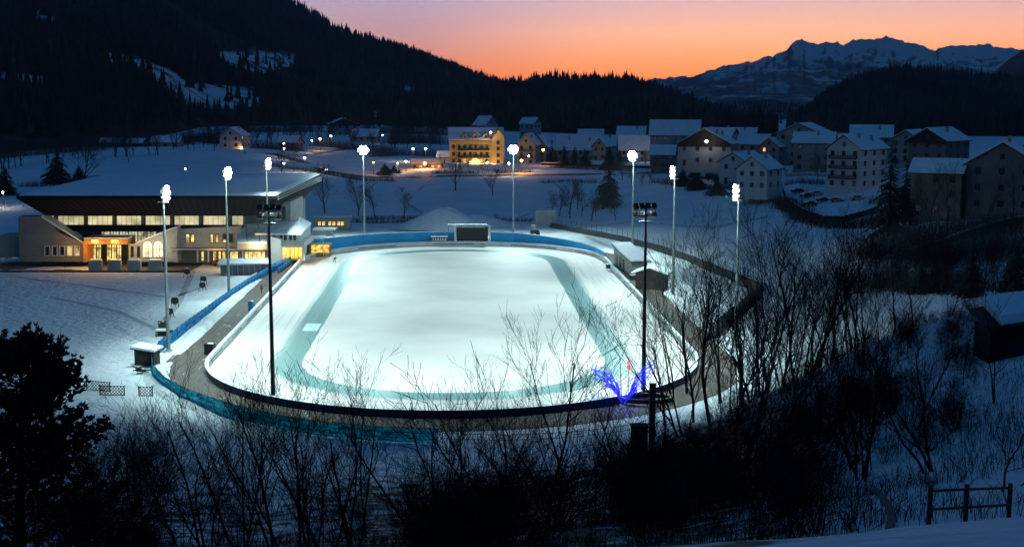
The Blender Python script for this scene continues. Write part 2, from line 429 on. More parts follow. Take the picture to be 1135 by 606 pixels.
# wheel tracks and slush along the path
def bank(name, r0, r1, top, sel, seed):
    """ridge of shovelled snow round the path; sel picks stretches of the outline"""
    rng = random.Random(seed); a = stadium(1.0); n = len(a); prof = [(0, 0), (.12, .75), (.3, 1), (.6, .8), (1, 0)]
    run = []; runs = []
    for i in range(n + 1):
        x, y = stadium(OR)[i % n]
        if sel(x, y) and i < n: run.append(i)
        elif run: runs.append(run); run = []
    mb = MB()
    for run in runs:
        V = []; m = len(prof)
        for q, i in enumerate(run):
            e = min(1, min(q, len(run) - 1 - q) / 3)
            jit = mnoise.noise((i * .7, seed, 0)) * .35
            for (u, t) in prof:
                rr = r0 + (r1 - r0) * u + jit * (1 if u < 1 else 0)
                x, y = stadium_pt(rr, i)
                tt = t * top * e * (1 + .5 * mnoise.noise((i * .9, u * 3, seed)))
                V.append(o2w(x, y, max(-.05, tt) if t else -.05))
        Fc = []
        for q in range(len(run) - 1):
            for k in range(m - 1): Fc.append((q * m + k, q * m + k + 1, (q + 1) * m + k + 1, (q + 1) * m + k))
        mb.add(V, Fc)
    return struct(obj(name, mb, SNOWT, smooth=True))
_ST = {}
def stadium_pt(r, i):
    r = round(r, 3)
    if r not in _ST: _ST[r] = stadium(r)
    return _ST[r][i]
bank('snow_bank', OR + 5.2, OR + 8.8, .75, lambda x, y: x < -20 and y < 60, 3)
bank('snow_bank', OR + 5.6, OR + 8.5, .5, lambda x, y: x > 28 and -70 < y < 12, 8)

# ------------------------------------------------------------------ padded barrier round the ice
rb = thing('rink_barrier', 'long padded oval barrier with navy outside and snow on top around the ice', 'barrier', tuple(o2w(0, 0)))
def loop_sweep(prof, r, off=(0, 0, 0), closed=True):
    n = len(stadium(r)); m = len(prof); V = []; Fc = []
    for i in range(n):
        for (dr, z) in prof:
            x, y = stadium_pt(r + dr, i); p = o2w(x, y, z); V.append((p.x - OC.x, p.y - OC.y, p.z))
    for i in range(n):
        j = (i + 1) % n
        for k in range(m): l = (k + 1) % m; Fc.append((i * m + k, j * m + k, j * m + l, i * m + l))
    mb = MB(); mb.add(V, Fc); return mb
obj('padding', loop_sweep([(-.10, 0), (-.10, 1.0), (.32, 1.0), (.32, 0)], OR), NAVY, rb)
obj('inner_banner', loop_sweep([(-.16, .06), (-.16, .96), (-.103, .96), (-.103, .06)], OR), mat('dirty white pad', (.58, .60, .60), .6, .25, .5, .2, 3), rb)
# uneven snow lying on the barrier
rng = random.Random(5); V = []; Fc = []; ST = stadium(OR); n = len(ST)
fine = []
for i in range(n):
    a = ST[i]; b = ST[(i + 1) % n]; L_ = math.hypot(b[0] - a[0], b[1] - a[1]); m = max(1, int(L_ / 1.0))
    for k in range(m): t = k / m; fine.append((a[0] + (b[0] - a[0]) * t, a[1] + (b[1] - a[1]) * t))
cap = MB(); n = len(fine)
for i, (x, y) in enumerate(fine):
    yb = max(-OH, min(OH, y)); rr = math.hypot(x, y - yb); ux, uy = x / rr, (y - yb) / rr
    t = max(.02, .12 + .13 * mnoise.noise((i * .35, 0, 1)) + .1 * mnoise.noise((i * .08, 0, 5)))
    w = .05 * mnoise.noise((i * .5, 2, 1))
    if y < -OH - 5 : t *= .25
    for (dr, z) in [(-.17 + w, 1.0), (-.15 + w, 1.0 + t * .8), (.1, 1.0 + t), (.33 - w, 1.0 + t * .7), (.36 - w, 1.0)]:
        q = o2w(x + ux * dr, y + uy * dr, z + .002); V.append((q.x - OC.x, q.y - OC.y, q.z))
for i in range(n):
    j = (i + 1) % n
    for k in range(4): Fc.append((i * 5 + k, j * 5 + k, j * 5 + k + 1, i * 5 + k + 1))
cap.add(V, Fc); obj('snow_cap', cap, SNOW, rb, smooth=True)
def off(p, d):
    yb = max(-OH, min(OH, p[1])); rr = math.hypot(p[0], p[1] - yb); return o2w(p[0] + p[0] / rr * d, p[1] + (p[1] - yb) / rr * d)
st = None; DPR = mat('dark print', (.07, .09, .10), .6, .5, 3)
for i in range(n + 1):
    if i == n or (i // 5) % 3 == 2 or mnoise.noise((i * .11, 7, 3)) < -.15:
        if st: obj('dark_stripe', st, DPR, rb)
        st = None; continue
    p = off(fine[i], -.175) - OC; q = off(fine[(i + 1) % n], -.175) - OC
    st = st or MB(); st.bar((p.x, p.y, .42), (q.x, q.y, .42), .02, .2)

# ------------------------------------------------------------------ outer mesh fences
def net_mat(name, c0, c1):
    m = bpy.data.materials.new(name); m.use_nodes = True
    nt = m.node_tree; N = nt.nodes; L = nt.links; b = N['Principled BSDF']; b.inputs['Roughness'].default_value = .7
    tc = N.new('ShaderNodeTexCoord'); nz = N.new('ShaderNodeTexNoise'); nz.inputs['Scale'].default_value = .9; nz.inputs['Detail'].default_value = 7; nz.inputs['Distortion'].default_value = 1.0
    mp = N.new('ShaderNodeMapping'); mp.inputs['Scale'].default_value = (.8, .8, 3.0); L.new(tc.outputs['Object'], mp.inputs['Vector']); L.new(mp.outputs[0], nz.inputs['Vector'])
    r = N.new('ShaderNodeValToRGB'); e = r.color_ramp.elements; e[0].position = .36; e[1].position = .66; e[0].color = (*c0, 1); e[1].color = (*c1, 1)
    L.new(nz.outputs['Fac'], r.inputs['Fac']); L.new(r.outputs[0], b.inputs['Base Color'])
    tr = N.new('ShaderNodeBsdfTranslucent'); L.new(r.outputs[0], tr.inputs['Color']); mx = N.new('ShaderNodeMixShader'); mx.inputs[0].default_value = .72
    L.new(b.outputs[0], mx.inputs[1]); L.new(tr.outputs[0], mx.inputs[2]); L.new(mx.outputs[0], N['Material Output'].inputs['Surface'])
    return m
NETB = net_mat('blue net', (.008, .22, .50), (.08, .62, .98)); NETT = net_mat('teal net', (.025, .20, .30), (.23, .76, .85))
def fence_line(name, label, pts, hgt, m, postm=DSTEEL, every=2.6, lean=0.0, rails=(.98,), cat='fence', base=None):
    p0 = Vector(pts[0]); root = thing(name, label, cat, tuple(p0))
    dense = []
    for a, b in zip(pts[:-1], pts[1:]):
        a = Vector(a); b = Vector(b); k = max(1, int((b - a).length / every))
        for i in range(k): dense.append(a + (b - a) * i / k)
    dense.append(Vector(pts[-1]))
    sh = MB(); V = []; Fc = []; n = len(dense)
    sub = 3; cur = []
    for i in range(n - 1):
        for s in range(sub): cur.append(dense[i] + (dense[i + 1] - dense[i]) * s / sub)
    cur.append(dense[-1])
    for i, p in enumerate(cur):
        zz = h(p.x, p.y); sag = .06 * math.sin(i * PI / sub) ** 2
        w = .05 * mnoise.noise((i * .8, 1, 2))
        for (z, t) in ((.05, 0), (hgt * .5, .06 * mnoise.noise((i * .9, 4, 0))), (hgt * .97 - sag, 0)):
            for sgn in (-.01, .01):
                V.append((p.x - p0.x + w + t + sgn, p.y - p0.y + w, zz + z - p0.z))
    m6 = 6
    for i in range(len(cur) - 1):
        for k in (0, 2):
            Fc.append((i * m6 + k, (i + 1) * m6 + k, (i + 1) * m6 + k + 2, i * m6 + k + 2))
            Fc.append((i * m6 + k + 1, i * m6 + k + 3, (i + 1) * m6 + k + 3, (i + 1) * m6 + k + 1))
        Fc.append((i * m6 + 4, (i + 1) * m6 + 4, (i + 1) * m6 + 5, i * m6 + 5))
    if m: sh.add(V, Fc); obj('netting', sh, m, root, smooth=True)
    rl = MB()
    for rz_ in rails:
        for a, b in zip(dense[:-1], dense[1:]):
            rl.bar((a.x - p0.x, a.y - p0.y, h(a.x, a.y) + hgt * rz_ - p0.z), (b.x - p0.x, b.y - p0.y, h(b.x, b.y) + hgt * rz_ - p0.z), .05)
    obj('rail', rl, postm, root)
    pme = None
    for a in dense[:100]:
        if pme is None:
            pm = MB(); pm.box((0, 0, hgt / 2 + .03), (.08, .08, hgt + .06)); pme = mkmesh('post', pm, postm)
        link('post', pme, root, (a.x - p0.x, a.y - p0.y + .06, h(a.x, a.y) - p0.z))
    return root
def offs(r, lo, hi, flt):                     # stretch of the outline at distance r, in order
    return [o2w(*p) for p in stadium(r)[lo:hi] if flt(*p)]
left = [at(336, 287), at(300, 303), at(254, 333), at(215, 362), at(176, 392)]
fence_line('mesh_fence', 'straight bright blue netting fence between the snowy meadow and the ring path', left, 1.9, NETB, rails=(.98, .5))
curve = [at(176, 392), at(168, 404), at(170, 418), at(182, 431), at(204, 444), at(236, 456), at(272, 467), at(312, 476), at(360, 484), at(420, 489), at(485, 492)]
fence_line('mesh_fence', 'curved teal netting fence around the near left bend of the rink', curve, 1.75, NETT, rails=(.98, .33, .66))
short = [at(338, 282), at(326, 291), at(308, 304)]
fence_line('mesh_fence', 'short blue netting fence beside the barrier near the amber kiosk', short, 1.5, NETB)
pf = [at(490, 492), at(560, 494), at(640, 490), at(700, 482), at(735, 472)]
fence_line('post_fence', 'bare post and rail fence behind the thicket along the near bend', pf, 1.3, None, rails=(.95, .5), every=5)

# lattice panels standing in the snow, lower left
def lattice(w, hh, label, p, rz):
    root = thing('lattice_panel', label, 'fence panel', tuple(p), rz, 'dark lattice panels in the snow')
    la = MB(); k = int(w / .42)
    for i in range(-3, k + 1):
        for s in (-1, 1):
            x0 = i * .42 if s > 0 else (i + 3) * .42; pts = []
            a = Vector((x0, .02 * s, .1)); b = Vector((x0 + s * (hh - .1), .02 * s, hh))
            # clip to panel width
            def cl(u, v):
                d = v - u; t0, t1 = 0, 1
                if abs(d.x) > 1e-6:
                    ta = (0 - u.x) / d.x; tb = (w - u.x) / d.x
                    t0 = max(t0, min(ta, tb)); t1 = min(t1, max(ta, tb))
                return (u + d * t0, u + d * t1) if t1 > t0 else None
            c = cl(a, b)
            if c: la.bar(c[0], c[1], .03, .07)
    obj('lattice', la, DARKWOOD, root)
    fr = MB(); fr.bar((0, 0, .08), (w, 0, .08), .07); fr.bar((0, 0, hh), (w, 0, hh), .07); obj('frame', fr, DARKWOOD, root)
    for x in (0, w): q = MB(); q.box((x, 0, hh / 2 + .05), (.1, .1, hh + .15)); obj('post', q, DARKWOOD, root)
lattice(3.6, 1.25, 'dark lattice panel leaning out behind the pine crown', at(96, 432), R(-18))
lattice(3.2, 1.25, 'middle dark lattice panel standing free in the snow', at(111, 438), R(-3))
lattice(1.75, 1.25, 'short dark lattice panel abutting the teal netting fence', at(154, 439), 0)

# ------------------------------------------------------------------ blue wall at the far bend
wp = [(340, 281, 3.1), (352, 281, 3.2), (372, 279.5, 3.4), (400, 276, 3.3), (430, 273.3, 3.2), (460, 271.8, 3.1), (490, 271, 3.1), (504, 271, 3.1)]
wq = [(544, 271.2, 3.0), (570, 272, 3.0), (600, 274, 2.7), (625, 276.6, 2.4), (645, 280, 2.2), (660, 284, 2.0), (671, 289.5, 1.8)]
def wall(pts, label):
    P = []
    for a, b in zip(pts[:-1], pts[1:]):
        for k in range(6): t = k / 6; P.append([a[i] + (b[i] - a[i]) * t for i in range(3)])
    P.append(pts[-1])
    p0 = at(P[0][0], P[0][1]); root = thing('blue_wall', label, 'wall', tuple(p0), 0, 'blue wall sections of the far bend')
    mb = MB(); cp_ = MB(); V = []; Vc = []; ps = MB()
    for i, (x, y, hh) in enumerate(P):
        w = at(x, y); q = w - p0; hh *= 1.08 + .02 * mnoise.noise((i * .9, 0, 0))
        V += [(q.x, q.y, 0), (q.x, q.y, hh), (q.x, q.y + .18, hh), (q.x, q.y + .18, 0)]
        t = .16 + .08 * mnoise.noise((i * .6, 1, 0))
        Vc += [(q.x, q.y - .06, hh + .002), (q.x, q.y, hh + t), (q.x, q.y + .2, hh + t), (q.x, q.y + .26, hh + .002)]
        if i % 3 == 0: ps.box((q.x, q.y + .25, hh / 2), (.12, .1, hh - .1))
    n = len(P)
    Fq = [(i * 4 + k, i * 4 + (k + 1) % 4, (i + 1) * 4 + (k + 1) % 4, (i + 1) * 4 + k) for i in range(n - 1) for k in range(4)]
    ends = [(3, 2, 1, 0), (n * 4 - 4, n * 4 - 3, n * 4 - 2, n * 4 - 1)]
    mb.add(V, Fq + ends); obj('sheeting', mb, BLUE, root); cp_.add(Vc, Fq + ends); obj('snow_cap', cp_, SNOW, root); obj('brace', ps, DSTEEL, root)
wall(wp, 'longer taller bright blue wall left of the dark scoreboard')
wall(wq, 'bright blue wall right of the scoreboard, tapering lower towards the grey shed')

# scoreboard
p = at(523.5, 271.3); Y = p.y
sb = thing('scoreboard', 'large dark unlit scoreboard between the two blue walls', 'scoreboard', tuple(p))
q = MB(); q.box((0, 0, 2.35), (8.2, .3, 4.3)); obj('screen', q, MATRIX, sb)
q = MB()
for k in range(9): q.box((-4.1 + 8.2 * k / 8, -.162, 2.35), (.04, .02, 4.3))
for k in range(5): q.box((0, -.165, .2 + 4.3 * k / 4), (8.2, .02, .04))
obj('panel_seams', q, BLACK, sb)
for s in (-1, 1): q = MB(); q.box((s * 4.45, .1, 2.5), (.5, .5, 5.0)); obj('post', q, FRAMEW, sb)
tw = thing('steel_stand', 'snow topped railed steel platform behind the scoreboard', 'platform', (p.x - 1.3, p.y + 3, 0))
q = MB(); q.box((0, 0, 4.75), (10.4, 2.2, .18)); obj('deck', q, STEEL, tw)
q = MB(); q.box((0, 0, 4.96), (10.5, 2.3, .24)); obj('snow', q, SNOW, tw)
q = MB()
for k in range(18): q.bar((-5.2 + 10.4 * k / 17, -1.1, 4.85), (-5.2 + 10.4 * k / 17, -1.1, 5.9), .06)
q.bar((-5.2, -1.1, 5.9), (5.2, -1.1, 5.9), .07); obj('railing', q, STEEL, tw)
for x in (-5, -1.7, 1.7, 5):
    q = MB(); q.box((x, 0, 2.35), (.2, .2, 4.7)); obj('leg', q, STEEL, tw)
# team bench with scaffolding next to the scoreboard
p = at(487, 272)
bn = thing('team_shelter', 'open team shelter with snow roof in front of the blue wall', 'shelter', tuple(p))
q = MB(); q.box((0, .9, 1.1), (4.0, .1, 2.2)); q.box((-2.0, .45, 1.1), (.1, .9, 2.2)); q.box((2.0, .45, 1.1), (.1, .9, 2.2)); obj('frame', q, mat('dull metal', (.16, .16, .15), .6, .3, 2), bn)
q = MB(); q.box((0, .4, 2.3), (4.3, 1.4, .22)); obj('snow_roof', q, SNOW, bn)
q = MB(); q.box((0, .55, .5), (3.6, .45, .12)); obj('bench', q, DARKWOOD, bn)
q = MB()
for k in range(6): q.box((-1.6 + k * .64, -.04, 1.55), (.4, .05, .7))
obj('glazing_strip', q, FRAMEW, bn)

# ------------------------------------------------------------------ floodlight poles
LENS = glow('flood lens', (.90, 1.0, .98), 60)
PH = 24.6; FLOODW = 81000
def flood(px, py, toc, label, near=False, base=None):
    p = at(px, py); p.z = h(p.x, p.y)
    aim = math.atan2(toc.y - p.y, toc.x - p.x)
    m = DSTEEL if near else STEEL
    root = thing('floodlight_pole', label, 'floodlight', tuple(p), 0, 'tall floodlight poles around the rink')
    q = MB(); q.cyl((0, 0, .2), (0, 0, PH), .30, .14, 12); obj('pole', q, m, root, smooth=False)
    q = MB(); q.box((0, 0, .12), (1.1, 1.1, .28)); q.cyl((0, 0, .26), (0, 0, .5), .42, .42, 10); obj('base', q, CONC, root)
    M = Matrix.Rotation(aim, 3, 'Z')
    q = MB()
    for zz in (PH - .2, PH - 1.2):
        q.bar(M @ Vector((.0, -1.55, zz)), M @ Vector((.0, 1.55, zz)), .12)
    q.bar((0, 0, PH), (0, 0, PH + .4), .1)
    for s in (-1, 1): q.bar(M @ Vector((0, s * 1.3, PH - .2)), M @ Vector((0, s * 1.3, PH - 1.2)), .08)
    obj('crossbar', q, m, root)
    # a ring platform below the lamps, as on the near poles
    q = MB(); 
    for k in range(10):
        a0, a1 = 2 * PI * k / 10, 2 * PI * (k + 1) / 10
        q.bar((.8 * math.cos(a0), .8 * math.sin(a0), PH - 2.0), (.8 * math.cos(a1), .8 * math.sin(a1), PH - 2.0), .08)
        if k % 5 == 0: q.bar((0, 0, PH - 2.0), (.8 * math.cos(a0), .8 * math.sin(a0), PH - 2.0), .07)
    obj('service_ring', q, m, root)
    tilt = R(28)
    rows = [(PH - .1, (-1.25, -.42, .42, 1.25)), (PH - 1.1, (-1.25, -.42, .42, 1.25))] if near else [(PH + .1, (-.55, .55)), (PH - .65, (-1.1, 0, 1.1)), (PH - 1.4, (-.55, .55))]
    for zz, ys in rows:
        for y in ys:
            lm = MB(); Mt = M @ Matrix.Rotation(tilt, 3, 'Y')
            c = M @ Vector((.30, y, zz)); lm.box(c, (.34, .66, .74), M=Mt)
            lo = obj('lamp', lm, m, root)
            ln = MB(); ln.box(c + Mt @ Vector((.19, 0, 0)), (.03, .60, .68), M=Mt)
            if not near: ln.ball(c + Mt @ Vector((.16, 0, .05)), .37, 12, 9)  # glowing ball added over the lens, shaped as the lamp's round glare
            obj('lens', ln, LENS, lo)
    ld = bpy.data.lights.new('flood', 'SPOT'); ld.energy = FLOODW; ld.color = (.66, 1.0, .975); ld.spot_size = R(147); ld.spot_blend = .9; ld.shadow_soft_size = .9
    lo = bpy.data.objects.new('flood_beam', ld); COL.objects.link(lo); lo.parent = root
    lo.location = M @ Vector((.75, 0, PH - .6))
    d = Vector((math.cos(aim) * math.cos(R(60)), math.sin(aim) * math.cos(R(60)), -math.sin(R(60))))
    lo.rotation_euler = d.to_track_quat('-Z', 'Y').to_euler()
    return root
c1 = o2w(0, -45); c2 = o2w(0, 0); c3 = o2w(0, 45)
FL = []
for a in [(187, 390, o2w(-5, -50), 'floodlight pole in front of the arena beside the small hut at the meadow edge'),
          (254, 331, o2w(-5, -5), 'floodlight pole before the arena right wing, on the blue netting fence'),
          (298, 303, o2w(-5, 35), 'floodlight pole by the right annex of the arena'),
          (404, 262, o2w(-12, 35), 'floodlight pole behind the left part of the blue wall'),
          (569, 259, o2w(8, 35), 'floodlight pole behind the blue wall right of the scoreboard'),
          (701, 281, o2w(5, 40), 'floodlight pole behind the grey shed, its lamps turned left'),
          (746, 328, o2w(5, 5), 'floodlight pole behind the dark kiosk on the right of the ice'),
          (815, 386, o2w(5, -45), 'floodlight pole standing among bare trees right of the rink')]:
    FL.append(flood(*a))
FL.append(flood(303, 446, o2w(-8, -35), 'dark floodlight pole in front of the near left bend, lamps facing away', True))
FL.append(flood(713, 441, o2w(10, -38), 'dark floodlight pole beside the blue light sculpture, lamps facing away', True))

# ------------------------------------------------------------------ houses
_win = {}
def win_mesh(w, hh, lit):
    k = (round(w, 2), round(hh, 2), lit)
    if k not in _win:
        a = MB(); t = .09
        a.box((0, -.03, hh / 2 + t / 2), (w + 2 * t, .12, t)); a.box((0, -.05, -hh / 2 - t / 2), (w + 3 * t, .18, t))
        a.box((-w / 2 - t / 2, -.03, 0), (t, .12, hh)); a.box((w / 2 + t / 2, -.03, 0), (t, .12, hh)); a.box((0, -.03, 0), (t * .6, .08, hh))
        b = MB(); b.box((0, -.012, 0), (w, .03, hh))
        g_ = {None: GLASS, 'warm': glow('warm window', (1, .62, .2), 1.6, 1.3, .2), 'white': glow('pale window', (.95, .9, .62), 1.2, 1.0, .5)}[lit]
        _win[k] = (mkmesh('window', a, FRAMEM), mkmesh('pane', b, g_))
    return _win[k]
def window(parent, loc, rz, w=1.0, hh=1.3, lit=None):
    a, b = win_mesh(w, hh, lit); o = link('window', a, parent, loc, rz); link('pane', b, o); return o

def house(label, px, py, Y, w, d, he, hr, rot, wallm=WHITEW, floors=2, fc=3, sc_=4, timber=False, balcony=0, chim=((.2, .3),), lit=(), over=.8, name='house', cat='house', snow=.28, group=None, door=True, roofm=None, z=None):
    """gable front faces local -Y, ridge along Y; base at pixel (px,py) at distance Y"""
    p = atd(px, py, Y); 
    if z is not None: p.z = z
    if abs(rot) > R(45.5):                     # long side faces us: the pixel marks its middle
        p = p + Matrix.Rotation(rot, 3, 'Z') @ Vector((0, -d / 2, 0))
    root = thing(name, label, cat, tuple(p), rot, group)
    mb = MB(); x = w / 2; hh = he
    base = -2.5
    pts = [(-x, 0, base), (x, 0, base), (x, 0, he), (0, 0, hr), (-x, 0, he)]
    mb.extrude(pts, (0, d, 0)); obj('wall', mb, wallm, root)
    if timber:
        t = MB(); t.extrude([(-x - .05, -.1, he - 1.2), (x + .05, -.1, he - 1.2), (x + .05, -.1, he + .05), (0, -.1, hr - .05), (-x - .05, -.1, he + .05)], (0, .097, 0)); obj('gable_boarding', t, DARKWOOD, root)
    sl = (hr - he) / x
    rf = MB(); sn = MB()
    for s in (-1, 1):
        xo = x + over; zo = he - sl * over
        rf.extrude([(0, -over, hr), (0, -over, hr + .22), (s * xo, -over, zo + .22), (s * xo, -over, zo)], (0, d + 2 * over, 0))
        e = .12
        sn.extrude([(0, -over + e, hr + .224), (0, -over + e, hr + .224 + snow), (s * (xo - e), -over + e, zo + .224 + snow * .8), (s * (xo - e * .6), -over + e, zo + .224)], (0, d + 2 * over - 2 * e, 0))
    ro = obj('roof', rf, roofm or ROOFU, root); obj('snow', sn, SNOW, ro)
    for (cx, cy) in chim:
        c = MB(); zz = hr - abs(cx) * x * sl; c.box((cx * x, cy * d, zz + .7), (.7, .7, 2.0)); c.box((cx * x, cy * d, zz + 1.8), (.9, .9, .18)); obj('chimney', c, CONC, ro)
    fh = he / floors; k = 0
    for f in range(floors):
        zc = fh * f + fh * .55
        for c in range(fc):
            if door and f == 0 and c == 0 and fc > 1:
                dm = MB(); dm.box((-x + w * (c + .5) / fc, -.03, 1.05), (1.1, .08, 2.1)); do = obj('door', dm, DARKWOOD, root)
                hm = MB(); hm.box((-x + w * (c + .5) / fc + .4, -.09, 1.05), (.06, .06, .2)); obj('handle', hm, STEEL, do); continue
            window(root, (-x + w * (c + .5) / fc, 0, zc), 0, 1.1, 1.35, lit=('warm' if ('f', f, c) in lit else None))
        for c in range(sc_):
            yy = d * (c + .5) / sc_
            window(root, (x, yy, zc), PI / 2, 1.1, 1.35, lit=('warm' if ('r', f, c) in lit else None))
            window(root, (-x, yy, zc), -PI / 2, 1.1, 1.35, lit=('warm' if ('l', f, c) in lit else None))
    if hr - he > 2.2: window(root, (0, 0 if not timber else -.1, he + (hr - he) * .35), 0, .9, 1.1)
    for f in range(1, balcony + 1):
        b = MB(); zb = fh * f; b.box((0, -.6, zb), (w * .8, 1.2, .15)); bo = obj('balcony', b, DARKWOOD, root)
        r_ = MB(); r_.box((0, -1.16, zb + 1.0), (w * .8, .07, .1))
        for i in range(int(w * .8 / .35)): r_.box((-w * .4 + .2 + i * .35, -1.16, zb + .52), (.16, .04, .88))
        for s in (-1, 1): r_.box((s * w * .4, -.6, zb + .6), (.06, 1.1, .9))
        obj('railing', r_, DARKWOOD, bo)
    return root

house('small white two storey house with snowy lilac roof above the right field', 833, 212, 400, 9.8, 12, 7.0, 10.6, R(-33), WHITEW, 2, 3, 2, chim=((.3, .6),), door=False)
house('low white house with pale roof just behind the small white house', 812, 204, 436, 10.5, 13, 7.5, 10.4, R(-40), WHITEW, 2, 2, 2, chim=((.4, .5),))
house('white chalet with broad dark timber gable and long snowy roof', 780, 184, 470, 19, 16, 8.0, 13.2, R(-18), GREYW, 2, 4, 3, timber=True, chim=((.4, .3), (.5, .7)), lit=())
house('long dark building with wide snowy roof behind the chalet', 748, 178, 545, 12, 20, 11, 16.5, R(80), GREYW, 3, 3, 5, chim=((.5, .3),))
house('long low house with bluish snow roof left of the chalet', 716, 180, 600, 12, 25, 6.0, 12.0, R(88), GREYW, 2, 3, 6, chim=((-.4, .3), (.3, .75)))
house('low long house with broad snow roof right of the yellow hotel', 640, 181, 640, 13, 20, 7, 13.5, R(86), BEIGE, 2, 3, 6, chim=((-.4, .2), (-.3, .7)))
house('cream gabled house at the right end of the low long house', 664, 178, 625, 6.5, 9, 7.0, 10.6, R(-20), BEIGE, 2, 2, 2, chim=())
house('narrow house with snow roof behind the round dark trees', 676, 176, 660, 10, 16, 7, 11.5, R(75), GREYW, 2, 2, 3, chim=((-.2, .5),))
house('tall apartment block with hipped snowy roof behind the brown house', 884, 195, 520, 17, 17, 17, 20.6, R(-28), BEIGE, 5, 4, 4, chim=((-.3, .2),))
house('brown rendered house with a lit wall lamp right of the white house', 902, 190, 458, 12, 13.5, 10.2, 13.4, R(72), PINKW, 3, 3, 3, chim=((-.3, .4),))
house('tall white four storey house with corner balconies and snow roof', 934, 209, 400, 11.5, 16.5, 12.2, 16.2, R(-58 + 14), WHITEW, 4, 3, 3, balcony=3, chim=((.3, .35), (.5, .7)), door=False)
house('house with low snow roof half hidden behind the tall dark spruce', 1003, 180, 440, 11, 12, 7.5, 10.5, R(-40), BEIGE, 3, 3, 3, chim=())
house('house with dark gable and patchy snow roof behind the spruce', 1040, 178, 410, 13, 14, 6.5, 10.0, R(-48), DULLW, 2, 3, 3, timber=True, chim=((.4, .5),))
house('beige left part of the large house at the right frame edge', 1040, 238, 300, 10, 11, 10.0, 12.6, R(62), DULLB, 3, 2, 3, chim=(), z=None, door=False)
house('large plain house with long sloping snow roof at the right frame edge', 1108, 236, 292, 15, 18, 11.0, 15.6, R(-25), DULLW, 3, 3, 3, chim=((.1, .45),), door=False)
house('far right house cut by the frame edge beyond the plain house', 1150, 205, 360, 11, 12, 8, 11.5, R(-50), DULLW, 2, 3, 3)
house('small house with snow roof between the chalet and the apartment block', 836, 178, 540, 11, 12, 7, 10.5, R(70), PINKW, 2, 3, 3, chim=((.2, .5),))
house('little house with reddish roof edge beside the apartment block', 852, 180, 520, 8, 9, 6.5, 9.5, R(-35), PINKW, 2, 2, 2, chim=((-.3, .4),), roofm=RED, lit=(('f', 1, 0),))
house('house with white roof behind the long dark building', 800, 172, 590, 11, 12, 8.5, 12, R(60), GREYW, 2, 3, 3)
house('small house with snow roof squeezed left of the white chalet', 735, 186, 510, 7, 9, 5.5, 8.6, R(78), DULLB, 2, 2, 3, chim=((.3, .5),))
house('barn with steep snow roof right of the long low house', 763, 173, 620, 9, 14, 7, 12.5, R(82), DULLB, 2, 2, 4, chim=())
house('house with snow roof peeping over the low white house', 822, 171, 610, 10, 13, 8, 12, R(75), GREYW, 3, 2, 4, chim=((-.3, .4),))
house('pale house between the brown house and the tall white house', 925, 187, 490, 9, 11, 9.5, 12.8, R(66), BEIGE, 3, 2, 3, chim=((-.3, .5),))
house('house with broad snow roof beyond the tall white house', 965, 176, 500, 12, 15, 8.5, 12.5, R(74), GREYW, 3, 3, 4, chim=((-.4, .3),))
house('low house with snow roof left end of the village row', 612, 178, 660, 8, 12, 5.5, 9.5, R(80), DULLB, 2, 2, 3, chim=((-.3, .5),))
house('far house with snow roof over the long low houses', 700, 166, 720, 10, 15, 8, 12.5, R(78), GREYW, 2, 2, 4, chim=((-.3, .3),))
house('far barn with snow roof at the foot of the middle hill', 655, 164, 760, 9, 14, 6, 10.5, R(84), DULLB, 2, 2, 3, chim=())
# left and centre
house('tall white house with slim gable on the slope above the arena roof', 256, 172, 640, 11, 12, 9.5, 13.2, R(-8), WHITEW, 3, 2, 3, chim=((.4, .5),), door=False)
house('wide chalet with snow roof at the forest edge', 381, 152, 860, 18, 17, 8.5, 12.0, R(12), GREYW, 2, 4, 3, timber=True)
house('long house with bluish roof below the forest edge chalet', 406, 162, 780, 10, 15, 6, 9.8, R(84), BEIGE, 2, 2, 4)
house('low farm shed with patchy snow roof above the left snow hill', 124, 165, 610, 5, 9, 3, 4.6, R(84), DARKWOOD, 1, 1, 2, chim=(), name='farm_shed', cat='shed')
house('dark farm shed behind the lone bare tree on the left hill', 152, 164, 630, 5, 8, 2.6, 4.2, R(78), DARKWOOD, 1, 1, 2, chim=(), name='farm_shed', cat='shed')
house('farm building with snowy roof near the white slim house', 186, 166, 650, 7, 14, 4, 6.6, R(86), GREYW, 1, 2, 3, chim=(), name='farm_shed', cat='shed')
house('small snow roofed house beside the street lamps on the left slope', 322, 168, 700, 8, 11, 5, 8, R(70), BEIGE, 2, 2, 3)
house('house with small snow roof behind the hotel dormers', 545, 158, 740, 9, 11, 10, 14.5, R(40), GREYW, 3, 2, 3)
house('far house with pale roof on the dark slope above the hotel', 588, 152, 860, 9, 11, 9, 12.5, R(55), GREYW, 2, 2, 3)
house('dark low service building with orange lights left of the hotel', 474, 189, 560, 5.5, 13, 3.2, 4.6, R(86), PINKW, 1, 2, 5, chim=(), lit=(('l', 0, 0), ('l', 0, 1), ('l', 0, 3)), name='service_building', cat='building')

